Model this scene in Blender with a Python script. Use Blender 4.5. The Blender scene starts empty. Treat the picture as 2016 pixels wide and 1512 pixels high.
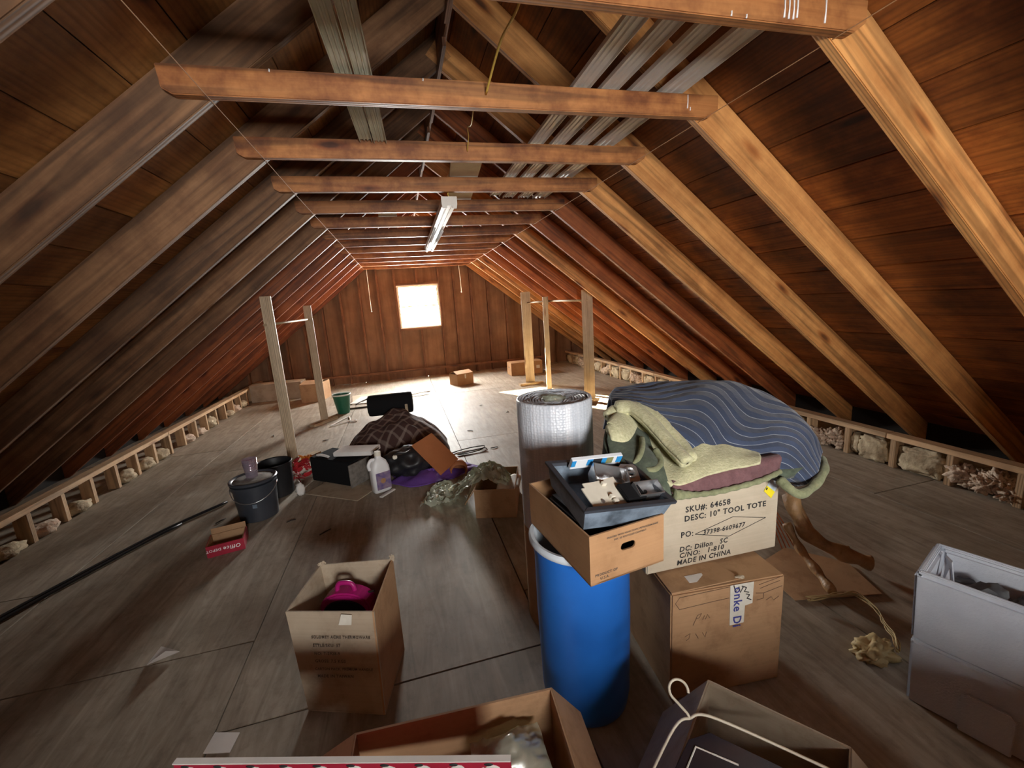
import bpy, bmesh, math, random
from mathutils import Vector, Matrix, Euler
from mathutils import noise as mnoise
random.seed(7)
S = bpy.context.scene
C = S.collection

# ------------------------------------------------------------------ camera, sky, sun, exposure
cam = bpy.data.cameras.new('camera')
cam.sensor_width = 36.0
cam.lens = 829.69 / 2016 * 36.0
cam.clip_start = 0.02
co = bpy.data.objects.new('camera', cam)
C.objects.link(co)
RX = Vector((0.96431385, -0.25652200, -0.06553827))
DN = Vector((-0.11230763, -0.17215270, -0.97864725))
FW = Vector((0.23976196, 0.95108355, -0.19481862))
co.matrix_world = Matrix(((RX.x, -DN.x, -FW.x, 0), (RX.y, -DN.y, -FW.y, 0), (RX.z, -DN.z, -FW.z, 1.40), (0, 0, 0, 1)))
S.camera = co

SKY = 120.0
w = bpy.data.worlds.new('sky')
S.world = w
w.use_nodes = True
w.node_tree.nodes['Background'].inputs['Color'].default_value = (1.0, 0.975, 0.94, 1)
w.node_tree.nodes['Background'].inputs['Strength'].default_value = SKY

sun = bpy.data.lights.new('sun', 'SUN')
sun.energy = 170.0
sun.angle = math.radians(0.8)
sun.color = (1.0, 0.86, 0.62)
so = bpy.data.objects.new('sun', sun)
C.objects.link(so)
so.rotation_euler = Vector((1.30, -2.3, -1.0)).to_track_quat('-Z', 'Y').to_euler()

def portal(name, loc, rot, sx, sz):
    l = bpy.data.lights.new(name, 'AREA')
    l.shape = 'RECTANGLE'
    l.size = sx
    l.size_y = sz
    l.cycles.is_portal = True
    o = bpy.data.objects.new(name, l)
    C.objects.link(o)
    o.location = loc
    o.rotation_euler = rot
WX0, WX1, WZ0, WZ1 = 0.0, 0.80, 0.985, 1.815           # far gable window opening
VX0, VX1, VZ0, VZ1 = 0.02, 0.78, 0.985, 1.815            # window in the gable behind the camera
portal('far_window_portal', (0.40, 8.78, 1.40), (math.radians(-90), 0, 0), 0.8, 0.83)
portal('near_window_portal', ((VX0 + VX1) / 2, -2.38, (VZ0 + VZ1) / 2), (math.radians(90), 0, 0), VX1 - VX0, VZ1 - VZ0)

vs = S.view_settings
vs.view_transform = 'Standard'
vs.look = 'None'
vs.gamma = 1.0
vs.use_curve_mapping = False
vs.exposure = 1.15

# ------------------------------------------------------------------ helpers
def setp(o, label=None, cat=None, group=None, kind=None):
    if label: o['label'] = label
    if cat: o['category'] = cat
    if group: o['group'] = group
    if kind: o['kind'] = kind
    return o

def thing(name, label=None, cat=None, loc=(0, 0, 0), rotz=0.0, group=None, kind=None):
    o = bpy.data.objects.new(name, None)
    o.empty_display_size = 0.05
    C.objects.link(o)
    o.location = loc
    o.rotation_euler = (0, 0, rotz)
    return setp(o, label, cat, group, kind)

def V(*a): return Vector(a)

class G:
    """collects shapes in one bmesh"""
    def __init__(self):
        self.b = bmesh.new()
        self.uv = self.b.loops.layers.uv.new('UVMap')
    def hexa(self, p):
        v = [self.b.verts.new(q) for q in p]          # bottom 0-3 ccw, top 4-7 ccw
        for f in ((3, 2, 1, 0), (4, 5, 6, 7), (0, 1, 5, 4), (1, 2, 6, 5), (2, 3, 7, 6), (3, 0, 4, 7)):
            self.b.faces.new([v[i] for i in f])
        return self
    def box(self, c, s, M=None):
        x, y, z = c
        a, b, d = s[0] / 2, s[1] / 2, s[2] / 2
        p = [V(x + i * a, y + j * b, z + k * d) for k in (-1, 1) for i, j in ((-1, -1), (1, -1), (1, 1), (-1, 1))]
        if M is not None: p = [M @ q for q in p]
        return self.hexa(p)
    def taper(self, c, s0, s1, h):
        x, y, z = c
        p = [V(x + i * s[0] / 2, y + j * s[1] / 2, z + k) for s, k in ((s0, 0), (s1, h)) for i, j in ((-1, -1), (1, -1), (1, 1), (-1, 1))]
        return self.hexa(p)
    def poly(self, pts, n):
        """flat polygon pts extruded by vector n"""
        n = Vector(n)
        a = [self.b.verts.new(Vector(q)) for q in pts]
        c = [self.b.verts.new(Vector(q) + n) for q in pts]
        self.b.faces.new(a[::-1]); self.b.faces.new(c)
        for i in range(len(a)):
            j = (i + 1) % len(a)
            self.b.faces.new((a[i], a[j], c[j], c[i]))
        return self
    def tube(self, pts, r, n=8, closed=False):
        pts = [Vector(p) for p in pts]
        rr = r if isinstance(r, (list, tuple)) else [r] * len(pts)
        rings = []
        up = V(0.31, 0.17, 0.93)
        for i, p in enumerate(pts):
            t = (pts[min(i + 1, len(pts) - 1)] - pts[max(i - 1, 0)]).normalized()
            a = t.cross(up)
            if a.length < 1e-3: a = t.cross(V(1, 0, 0))
            a.normalize(); b = t.cross(a).normalized(); up = a.cross(t) * 1.0
            up = b if abs(b.dot(up)) < 0.01 else up
            rings.append([self.b.verts.new(p + (a * math.cos(k * 2 * math.pi / n) + b * math.sin(k * 2 * math.pi / n)) * rr[i]) for k in range(n)])
        for q, s in zip(rings, rings[1:]):
            for k in range(n):
                self.b.faces.new((q[k], q[(k + 1) % n], s[(k + 1) % n], s[k]))
        self.b.faces.new(rings[0][::-1]); self.b.faces.new(rings[-1])
        return self
    def lathe(self, prof, n=40, c=(0, 0, 0), cap=True, M=None):
        rings = []
        for r, z in prof:
            ring = []
            for k in range(n):
                p = V(c[0] + r * math.cos(k * 2 * math.pi / n), c[1] + r * math.sin(k * 2 * math.pi / n), c[2] + z)
                ring.append(self.b.verts.new(M @ p if M is not None else p))
            rings.append(ring)
        for q, s in zip(rings, rings[1:]):
            for k in range(n):
                self.b.faces.new((q[k], q[(k + 1) % n], s[(k + 1) % n], s[k]))
        if cap:
            self.b.faces.new(rings[0][::-1]); self.b.faces.new(rings[-1])
        return self
    def sheet(self, P, th):
        """P rows of points: a cloth with thickness th"""
        R, K = len(P), len(P[0])
        P = [[Vector(q) for q in r] for r in P]
        N = []
        for i in range(R):
            row = []
            for j in range(K):
                du = P[i][min(j + 1, K - 1)] - P[i][max(j - 1, 0)]
                dv = P[min(i + 1, R - 1)][j] - P[max(i - 1, 0)][j]
                n = du.cross(dv)
                row.append(n.normalized() if n.length > 1e-9 else V(0, 0, 1))
            N.append(row)
        top = [[self.b.verts.new(P[i][j] + N[i][j] * th / 2) for j in range(K)] for i in range(R)]
        bot = [[self.b.verts.new(P[i][j] - N[i][j] * th / 2) for j in range(K)] for i in range(R)]
        def face(vs, uvs):
            f = self.b.faces.new(vs)
            for l, u in zip(f.loops, uvs): l[self.uv].uv = u
        for i in range(R - 1):
            for j in range(K - 1):
                u = [(j / (K - 1), i / (R - 1)), ((j + 1) / (K - 1), i / (R - 1)), ((j + 1) / (K - 1), (i + 1) / (R - 1)), (j / (K - 1), (i + 1) / (R - 1))]
                face((top[i][j], top[i][j + 1], top[i + 1][j + 1], top[i + 1][j]), u)
                face((bot[i + 1][j], bot[i + 1][j + 1], bot[i][j + 1], bot[i][j]), [u[3], u[2], u[1], u[0]])
        for i in range(R - 1):
            for j in (0, K - 1):
                q = (top[i + 1][j], bot[i + 1][j], bot[i][j], top[i][j])
                face(q if j else q[::-1], [(j / (K - 1), i / (R - 1))] * 4)
        for j in range(K - 1):
            for i in (0, R - 1):
                q = (top[i][j], bot[i][j], bot[i][j + 1], top[i][j + 1])
                face(q if i else q[::-1], [(j / (K - 1), i / (R - 1))] * 4)
        return self
    def blob(self, c, s, amp=0.15, f=3.0, sub=3, seed=0.0, flat=None, M=None, sq=1.0):
        t = bmesh.new()
        bmesh.ops.create_icosphere(t, subdivisions=sub, radius=1.0)
        mp = {}
        for v in t.verts:
            p = v.co.copy()
            d = 1 + amp * mnoise.noise(p * f + V(seed, seed * 1.7, -seed)) + amp * 0.5 * mnoise.noise(p * f * 2.3 + V(-seed, seed, 9))
            if sq != 1.0: p = V(*[math.copysign(abs(q) ** sq, q) for q in p]) * 0.9
            p = V(p.x * s[0] * d, p.y * s[1] * d, p.z * s[2] * d)
            if flat is not None: p.z = max(p.z, flat)
            p = p + Vector(c)
            mp[v.index] = self.b.verts.new(M @ p if M is not None else p)
        for fc in t.faces: self.b.faces.new([mp[v.index] for v in fc.verts])
        t.free()
        return self
    def mesh(self, name, smooth=False, bev=0.0):
        if bev:
            bmesh.ops.bevel(self.b, geom=list(self.b.edges), offset=bev, segments=2, affect='EDGES', clamp_overlap=True)
        bmesh.ops.recalc_face_normals(self.b, faces=list(self.b.faces))
        m = bpy.data.meshes.new(name)
        self.b.to_mesh(m); self.b.free()
        if smooth:
            for p in m.polygons: p.use_smooth = True
            if smooth is not True:
                try: m.set_sharp_from_angle(angle=math.radians(smooth))
                except Exception: pass
        return m
    def put(self, name, mat, parent=None, smooth=False, bev=0.0, **kw):
        m = self.mesh(name, smooth, bev)
        m.materials.append(mat)
        o = bpy.data.objects.new(name, m)
        C.objects.link(o)
        o.parent = parent
        return setp(o, **kw)

def link(name, m, parent=None, M=None):
    o = bpy.data.objects.new(name, m)
    C.objects.link(o)
    o.parent = parent
    if M is not None: o.matrix_local = M
    return o

def catmull(rows, nu, nv):
    """smooth a control grid"""
    def cr(p, t):
        n = len(p) - 1
        x = t * n
        i = min(int(x), n - 1)
        u = x - i
        a, b, c, d = p[max(i - 1, 0)], p[i], p[i + 1], p[min(i + 2, n)]
        return 0.5 * ((2 * b) + (c - a) * u + (2 * a - 5 * b + 4 * c - d) * u * u + (3 * b - a - 3 * c + d) * u ** 3)
    rows = [[Vector(q) for q in r] for r in rows]
    rr = [[cr(r, j / (nu - 1)) for j in range(nu)] for r in rows]
    out = []
    for i in range(nv):
        out.append([cr([r[j] for r in rr], i / (nv - 1)) for j in range(nu)])
    return out

def smoothline(pts, n):
    return catmull([pts, pts], n, 2)[0]

def lettering(name, items, mat, parent, M):
    """items: (text, x, z, size, slant, rot) on the face spanned by M's x and z axes; one part per printed line"""
    for it in items:
        txt, x, z, size = it[:4]
        cu = bpy.data.curves.new('printed_line', 'FONT')
        cu.body = txt; cu.size = size; cu.resolution_u = 2
        cu.shear = it[4] if len(it) > 4 else 0.0
        rot = it[5] if len(it) > 5 else 0.0
        cu.offset = 0.02 * size
        cu.space_character = 1.12
        o = bpy.data.objects.new('printed_line', cu)
        C.objects.link(o)
        bpy.context.view_layer.update()
        me = bpy.data.meshes.new_from_object(o)
        me.transform(Matrix.Translation(V(x, -0.0012, z)) @ Matrix.Rotation(-rot, 4, 'Y') @ Matrix.Rotation(math.pi / 2, 4, 'X'))
        bpy.data.objects.remove(o); bpy.data.curves.remove(cu)
        me.name = 'printed_line'
        me.materials.clear(); me.materials.append(mat)
        setp(link('printed_line', me, parent, M), kind='stuff')

# ------------------------------------------------------------------ materials
class N:
    def __init__(self, name):
        self.m = bpy.data.materials.new(name)
        self.m.use_nodes = True
        self.t = self.m.node_tree
        self.b = self.t.nodes['Principled BSDF']
        self.out = self.t.nodes['Material Output']
    def n(self, kind, **kw):
        x = self.t.nodes.new('ShaderNode' + kind)
        for k, v in kw.items():
            if k in x.inputs: x.inputs[k].default_value = v
            else: setattr(x, k, v)
        return x
    def l(self, a, b): self.t.links.new(a, b)
    def coord(self, which='Object', scale=(1, 1, 1), rnd=0.0):
        tc = self.n('TexCoord')
        mp = self.n('Mapping')
        mp.inputs['Scale'].default_value = scale
        if rnd:
            oi = self.n('ObjectInfo')
            mul = self.n('Math', operation='MULTIPLY'); mul.inputs[1].default_value = rnd
            self.l(oi.outputs['Random'], mul.inputs[0])
            add = self.n('VectorMath', operation='ADD')
            self.l(tc.outputs[which], add.inputs[0]); self.l(mul.outputs[0], add.inputs[1])
            self.l(add.outputs[0], mp.inputs['Vector'])
        else:
            self.l(tc.outputs[which], mp.inputs['Vector'])
        return mp.outputs['Vector']
    def noise(self, vec, scale, detail=4, rough=0.55, dist=0.0):
        x = self.n('TexNoise')
        x.inputs['Scale'].default_value = scale; x.inputs['Detail'].default_value = detail
        x.inputs['Roughness'].default_value = rough; x.inputs['Distortion'].default_value = dist
        self.l(vec, x.inputs['Vector'])
        return x.outputs['Fac']
    def ramp(self, fac, stops):
        r = self.n('ValToRGB')
        e = r.color_ramp.elements
        while len(e) < len(stops): e.new(0.5)
        for q, (p, c) in zip(e, stops):
            q.position = p
            q.color = (*c, 1) if len(c) == 3 else c
        self.l(fac, r.inputs['Fac'])
        return r.outputs['Color']
    def mix(self, fac, a, b, blend='MIX'):
        x = self.n('MixRGB', blend_type=blend)
        for i, v in ((0, fac), (1, a), (2, b)):
            if hasattr(v, 'links'): self.l(v, x.inputs[i])
            elif i == 0: x.inputs[0].default_value = v
            else: x.inputs[i].default_value = (*v, 1)
        return x.outputs[0]
    def bump(self, h, strength=0.3, dist=0.01):
        x = self.n('Bump')
        x.inputs['Strength'].default_value = strength; x.inputs['Distance'].default_value = dist
        self.l(h, x.inputs['Height'])
        self.l(x.outputs['Normal'], self.b.inputs['Normal'])
    def color(self, c):
        if hasattr(c, 'links'): self.l(c, self.b.inputs['Base Color'])
        else: self.b.inputs['Base Color'].default_value = (*c, 1)
    def set(self, **kw):
        for k, v in kw.items(): self.b.inputs[k.replace('_', ' ')].default_value = v
        return self.m
def W(v): return (v, v, v)

def wood(name, lo, hi, dark, rough=0.7, knots=1.0, stain=0.35, var=0.35, sc=1.0, gr=0.75):
    """grain along the object's own x axis"""
    a = N(name)
    v = a.coord('Object', (0.7 * sc, 15 * sc, 15 * sc), 37.0)
    g = a.noise(v, 2.2, 5, 0.6, 0.6)
    wv = a.n('TexWave', wave_type='BANDS', bands_direction='Y')
    wv.inputs['Scale'].default_value = 1.6; wv.inputs['Distortion'].default_value = 9.0
    wv.inputs['Detail'].default_value = 2.0; wv.inputs['Detail Scale'].default_value = 0.7
    a.l(v, wv.inputs['Vector'])
    base = a.ramp(g, [(0.3, lo), (0.7, hi)])
    grain = a.ramp(wv.outputs['Fac'], [(0.0, W(0.45)), (0.3, W(0.9)), (1.0, W(1.1))])
    c = a.mix(gr, base, grain, 'MULTIPLY')
    v2 = a.coord('Object', (1.0, 1.0, 1.0), 53.0)
    st = a.noise(v2, 4.5, 5, 0.68)
    stc = a.ramp(st, [(0.36, dark), (0.58, (1.08, 1.08, 1.08))])
    c = a.mix(stain, c, stc, 'MULTIPLY')
    if knots:
        v3 = a.coord('Object', (1.7, 6.0, 6.0), 91.0)
        vo = a.n('TexVoronoi'); vo.inputs['Scale'].default_value = 1.0
        a.l(v3, vo.inputs['Vector'])
        k = a.ramp(vo.outputs['Distance'], [(0.06, (0.16, 0.09, 0.06)), (0.115, (0.62, 0.45, 0.34)), (0.18, (1, 1, 1))])
        c = a.mix(knots, c, k, 'MULTIPLY')
    oi = a.n('ObjectInfo')
    mr = a.n('MapRange'); mr.inputs['To Min'].default_value = 1 - var; mr.inputs['To Max'].default_value = 1 + var
    a.l(oi.outputs['Random'], mr.inputs['Value'])
    hs = a.n('HueSaturation'); a.l(mr.outputs[0], hs.inputs['Value']); a.l(c, hs.inputs['Color'])
    a.color(hs.outputs[0])
    a.bump(wv.outputs['Fac'], 0.12, 0.004)
    return a.set(Roughness=rough)

M = {}
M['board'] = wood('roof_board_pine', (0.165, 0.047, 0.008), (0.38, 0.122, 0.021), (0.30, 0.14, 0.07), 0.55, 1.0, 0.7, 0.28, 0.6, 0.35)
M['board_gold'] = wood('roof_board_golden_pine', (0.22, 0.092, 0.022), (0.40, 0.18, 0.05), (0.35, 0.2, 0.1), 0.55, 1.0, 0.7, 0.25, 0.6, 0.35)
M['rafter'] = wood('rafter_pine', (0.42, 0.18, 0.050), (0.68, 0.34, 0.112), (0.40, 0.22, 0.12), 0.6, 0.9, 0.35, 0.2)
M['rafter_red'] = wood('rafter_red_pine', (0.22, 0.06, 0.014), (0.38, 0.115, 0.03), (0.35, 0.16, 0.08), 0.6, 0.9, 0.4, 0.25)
M['rafter_gray'] = wood('rafter_weathered_dimmed_pine', (0.125, 0.057, 0.022), (0.24, 0.125, 0.058), (0.38, 0.26, 0.19), 0.7, 0.7, 0.5, 0.15)  # weathered tone, with the dimness of the left side put into the colour
M['tie'] = wood('collar_tie_pine', (0.27, 0.098, 0.026), (0.47, 0.20, 0.062), (0.30, 0.15, 0.08), 0.58, 1.0, 0.75, 0.15)
M['plate'] = wood('plate_pine', (0.36, 0.225, 0.115), (0.52, 0.35, 0.20), (0.5, 0.38, 0.28), 0.7, 0.6, 0.3, 0.12)
M['post'] = wood('post_pine', (0.36, 0.27, 0.165), (0.50, 0.39, 0.26), (0.5, 0.4, 0.3), 0.6, 0.9, 0.3, 0.1)
M['stud'] = wood('stud_wood', (0.17, 0.072, 0.03), (0.28, 0.13, 0.06), (0.35, 0.2, 0.12), 0.75, 0.6, 0.5, 0.2)
M['ridge'] = wood('ridge_wood', (0.14, 0.065, 0.03), (0.24, 0.12, 0.065), (0.3, 0.2, 0.15), 0.8, 0.6, 0.6, 0.2)

def simple(name, col, rough=0.6, metal=0.0, col2=None, ns=8.0, bump=0.0, bs=60.0, spec=0.5, which='Object', lo=0.35, hi=0.65):
    a = N(name)
    v = a.coord(which)
    if col2:
        a.color(a.ramp(a.noise(v, ns, 5, 0.6), [(lo, col), (hi, col2)]))
    else: a.color(col)
    if bump: a.bump(a.noise(v, bs, 3), bump, 0.01)
    a.set(Roughness=rough, Metallic=metal)
    a.b.inputs['Specular IOR Level'].default_value = spec
    return a.m

def floor_mat():
    a = N('floor_plywood')
    v = a.coord('Object', (1.2, 9, 9), 23.0)
    g = a.noise(v, 2.0, 5, 0.62, 1.2)
    c = a.ramp(g, [(0.3, (0.235, 0.195, 0.148)), (0.7, (0.42, 0.365, 0.29))])
    v2 = a.coord('Object', (1, 1, 1), 11.0)
    st = a.noise(v2, 1.7, 5, 0.65)
    c = a.mix(0.75, c, a.ramp(st, [(0.35, (0.62, 0.57, 0.5)), (0.6, (1, 1, 1))]), 'MULTIPLY')
    sp = a.noise(v2, 16.0, 4, 0.7)
    c = a.mix(0.28, c, a.ramp(sp, [(0.34, (0.35, 0.31, 0.28)), (0.5, (1, 1, 1))]), 'MULTIPLY')
    a.color(c)
    a.bump(g, 0.1, 0.004)
    return a.set(Roughness=0.62)
M['floor'] = floor_mat()
M['subfloor'] = simple('subfloor_dark', (0.03, 0.022, 0.016), 0.9)
M['felt'] = simple('roof_felt', (0.015, 0.012, 0.01), 0.95)

def wall_panel_mat():
    a = N('fiberboard_sheathing')
    v = a.coord('Object', (1, 1, 1), 7.0)
    c = a.ramp(a.noise(v, 2.5, 5, 0.6), [(0.3, (0.19, 0.092, 0.044)), (0.7, (0.31, 0.165, 0.085))])
    v2 = a.coord('Object', (8, 8, 0.5), 7.0)
    c = a.mix(0.5, c, a.ramp(a.noise(v2, 1.5, 4), [(0.4, (0.5, 0.42, 0.36)), (0.6, (1, 1, 1))]), 'MULTIPLY')
    a.color(c)
    return a.set(Roughness=0.85)
M['panel'] = wall_panel_mat()

def cardboard(name, c1, c2, dirt=0.4):
    a = N(name)
    v = a.coord('Object')
    c = a.ramp(a.noise(v, 5, 5, 0.6), [(0.3, c1), (0.7, c2)])
    v2 = a.coord('Object', (1.2, 1.2, 90))
    c = a.mix(0.2, c, a.ramp(a.noise(v2, 2, 2), [(0.4, W(0.75)), (0.6, W(1.0))]), 'MULTIPLY')
    c = a.mix(dirt, c, a.ramp(a.noise(v, 11, 5, 0.7), [(0.33, (0.5, 0.42, 0.36)), (0.5, (1, 1, 1))]), 'MULTIPLY')
    a.color(c)
    a.bump(a.noise(v, 9, 3), 0.15, 0.01)
    a.set(Roughness=0.75)
    a.b.inputs['Specular IOR Level'].default_value = 0.25
    return a.m
M['card'] = cardboard('brown_cardboard', (0.38, 0.225, 0.12), (0.46, 0.285, 0.155))
M['card_warm'] = cardboard('orange_brown_cardboard', (0.35, 0.195, 0.095), (0.42, 0.24, 0.12), 0.25)
M['card_tan'] = cardboard('pale_tan_cardboard', (0.46, 0.39, 0.29), (0.54, 0.47, 0.36), 0.15)
M['card_gray'] = cardboard('worn_gray_cardboard', (0.36, 0.29, 0.21), (0.46, 0.38, 0.28))
M['card_white'] = cardboard('whitish_cardboard', (0.60, 0.57, 0.52), (0.68, 0.65, 0.60), 0.2)
M['ink'] = simple('black_ink', (0.02, 0.02, 0.022), 0.6)
M['ink_faded'] = simple('faded_ink', (0.09, 0.07, 0.055), 0.7)
M['ink_brown'] = simple('marker_ink', (0.13, 0.075, 0.045), 0.7)
M['ink_blue'] = simple('blue_ink', (0.05, 0.06, 0.28), 0.6)
M['ink_white'] = simple('white_ink', (0.85, 0.85, 0.85), 0.6)
M['paper'] = simple('white_paper', (0.62, 0.60, 0.57), 0.8, 0, (0.75, 0.73, 0.7), 6)
M['tape'] = simple('white_tape', (0.62, 0.60, 0.52), 0.5, 0, (0.74, 0.72, 0.64), 20)
M['yellow'] = simple('yellow_print', (0.80, 0.66, 0.02), 0.5)
M['labelblue'] = simple('pale_blue_print', (0.50, 0.62, 0.72), 0.5, 0, (0.7, 0.78, 0.84), 60)
M['black'] = simple('black_plastic', (0.012, 0.012, 0.014), 0.45)
M['blackfelt'] = simple('black_felt', (0.010, 0.010, 0.011), 0.95, spec=0.1)
M['bucketgray'] = simple('charcoal_plastic', (0.030, 0.035, 0.045), 0.35, 0, (0.045, 0.05, 0.062), 6)
M['drum'] = simple('blue_drum_plastic', (0.012, 0.115, 0.46), 0.38, 0, (0.018, 0.15, 0.56), 4, 0.05, 12)
M['drumrim'] = simple('pale_drum_lining', (0.50, 0.56, 0.62), 0.5, 0, (0.62, 0.67, 0.72), 8)
M['foam'] = simple('white_foam', (0.46, 0.50, 0.57), 0.8, 0, (0.56, 0.60, 0.66), 4, 0.25, 160)
M['green'] = simple('green_plastic', (0.006, 0.10, 0.055), 0.4)
M['greenrim'] = simple('pale_rim', (0.55, 0.62, 0.58), 0.4)
M['white'] = simple('white_enamel', (0.75, 0.73, 0.68), 0.45, 0, (0.66, 0.63, 0.57), 9)
M['steel'] = simple('galvanised_steel', (0.60, 0.62, 0.64), 0.3, 0.9, (0.72, 0.73, 0.74), 20)
M['trim_white'] = simple('white_vinyl_channel', (0.72, 0.70, 0.64), 0.4, 0, (0.84, 0.82, 0.77), 5)
M['trim_green'] = simple('dusty_green_metal_channel', (0.50, 0.50, 0.37), 0.45, 0, (0.66, 0.65, 0.50), 5)
M['tube'] = simple('fluorescent_tube_glass', (0.85, 0.86, 0.87), 0.2)
M['reflector'] = simple('dull_reflector_metal', (0.55, 0.54, 0.51), 0.35, 0.6, (0.65, 0.64, 0.6), 8)
M['cable'] = simple('yellow_cable_sheath', (0.72, 0.50, 0.10), 0.5)
M['string'] = simple('brown_string', (0.42, 0.22, 0.10), 0.8)
M['cord'] = simple('pale_cord', (0.7, 0.6, 0.45), 0.8)
M['beige'] = simple('beige_steel', (0.62, 0.58, 0.48), 0.45, 0.0, (0.70, 0.66, 0.56), 14)
M['bluepack'] = simple('blue_pack', (0.03, 0.27, 0.62), 0.35)
M['packwhite'] = simple('pack_white', (0.72, 0.76, 0.8), 0.35)
M['packolive'] = simple('pack_olive', (0.22, 0.22, 0.10), 0.35, 0, (0.3, 0.3, 0.14), 90)
M['tray'] = simple('blue_gray_worn_plastic', (0.06, 0.078, 0.10), 0.4, 0, (0.19, 0.245, 0.31), 14, 0.1, 40)
M['redprint'] = simple('red_carton', (0.33, 0.012, 0.035), 0.45, 0, (0.40, 0.02, 0.05), 7)
M['red'] = simple('red_fabric', (0.40, 0.012, 0.02), 0.75)
M['orange'] = simple('orange_fabric', (0.62, 0.20, 0.02), 0.7)
M['purple'] = simple('purple_fabric', (0.10, 0.04, 0.24), 0.8, 0, (0.15, 0.06, 0.34), 9)
M['magenta'] = simple('magenta_plastic', (0.36, 0.01, 0.14), 0.4)
M['brownboard'] = simple('orange_brown_hardboard', (0.38, 0.135, 0.05), 0.6, 0, (0.46, 0.175, 0.07), 4)
M['batt'] = simple('kraft_insulation', (0.26, 0.195, 0.12), 0.9, 0, (0.50, 0.41, 0.27), 11, 1.0, 26)
M['fluff'] = simple('pink_tan_fibre_insulation', (0.40, 0.29, 0.21), 1.0, 0, (0.60, 0.47, 0.36), 14, 1.0, 40)
M['drift'] = simple('driftwood', (0.22, 0.12, 0.05), 0.55, 0, (0.46, 0.28, 0.13), 9, 0.5, 40)
M['copper'] = simple('copper_wire', (0.45, 0.14, 0.06), 0.35, 0.8)
M['jug'] = simple('white_jug_plastic', (0.72, 0.73, 0.74), 0.4, 0, (0.8, 0.8, 0.8), 8)
M['labelpurple'] = simple('purple_label', (0.10, 0.07, 0.22), 0.5, 0, (0.28, 0.20, 0.26), 22)
M['pale_board'] = simple('pale_tan_board', (0.62, 0.50, 0.32), 0.7, 0, (0.74, 0.62, 0.42), 6)
M['dust'] = simple('gray_dust', (0.13, 0.115, 0.10), 0.9, 0, (0.22, 0.20, 0.175), 30)
M['twig'] = simple('dark_twig', (0.03, 0.02, 0.015), 0.8)
M['raffia'] = simple('straw_twine', (0.45, 0.33, 0.15), 0.7)
M['stone'] = simple('dark_lumps', (0.05, 0.055, 0.065), 0.8, 0, (0.11, 0.115, 0.12), 20)
M['hangerwire'] = simple('cream_hanger', (0.62, 0.57, 0.45), 0.4)

def glassy(name, tint=(0.97, 0.98, 0.98), gloss=0.08, rough=0.03, dirt=0.0):
    a = N(name)
    tr = a.n('BsdfTransparent'); tr.inputs['Color'].default_value = (*tint, 1)
    gl = a.n('BsdfGlossy'); gl.inputs['Roughness'].default_value = rough
    ms = a.n('MixShader'); ms.inputs[0].default_value = gloss
    a.l(tr.outputs[0], ms.inputs[1]); a.l(gl.outputs[0], ms.inputs[2])
    last = ms
    if dirt:
        df = a.n('BsdfDiffuse'); df.inputs['Color'].default_value = (*tint, 1)
        m2 = a.n('MixShader'); m2.inputs[0].default_value = dirt
        a.l(ms.outputs[0], m2.inputs[1]); a.l(df.outputs[0], m2.inputs[2]); last = m2
    a.l(last.outputs[0], a.out.inputs['Surface'])
    a.t.nodes.remove(a.b)
    return a.m
M['dimming_glass'] = glassy('dimming_window_glass', (0.72, 0.72, 0.72), 0.05, 0.1, 0.05)  # gray tint only dims the light coming through the rear window
M['glass'] = glassy('window_glass', (0.96, 0.97, 0.97), 0.06, 0.02, 0.03)
M['film'] = glassy('clear_plastic_film', (0.78, 0.82, 0.70), 0.22, 0.28, 0.30)
M['cup'] = glassy('lilac_clear_plastic', (0.86, 0.78, 0.88), 0.25, 0.08, 0.12)

def bubble_mat():
    a = N('bubble_wrap')
    v = a.coord('Object', (1, 1, 1))
    vo = a.n('TexVoronoi'); vo.inputs['Scale'].default_value = 95.0; vo.inputs['Randomness'].default_value = 0.35
    a.l(v, vo.inputs['Vector'])
    v2 = a.coord('Object', (14, 14, 0.5))
    st = a.noise(v2, 3, 3)
    c = a.ramp(st, [(0.35, (0.56, 0.60, 0.66)), (0.65, (0.74, 0.77, 0.82))])
    c = a.mix(0.35, c, a.ramp(vo.outputs['Distance'], [(0.2, (1, 1, 1)), (0.6, (0.7, 0.72, 0.76))]), 'MULTIPLY')
    a.color(c)
    a.bump(vo.outputs['Distance'], 0.5, 0.004)
    return a.set(Roughness=0.35)
M['bubble'] = bubble_mat()

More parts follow.
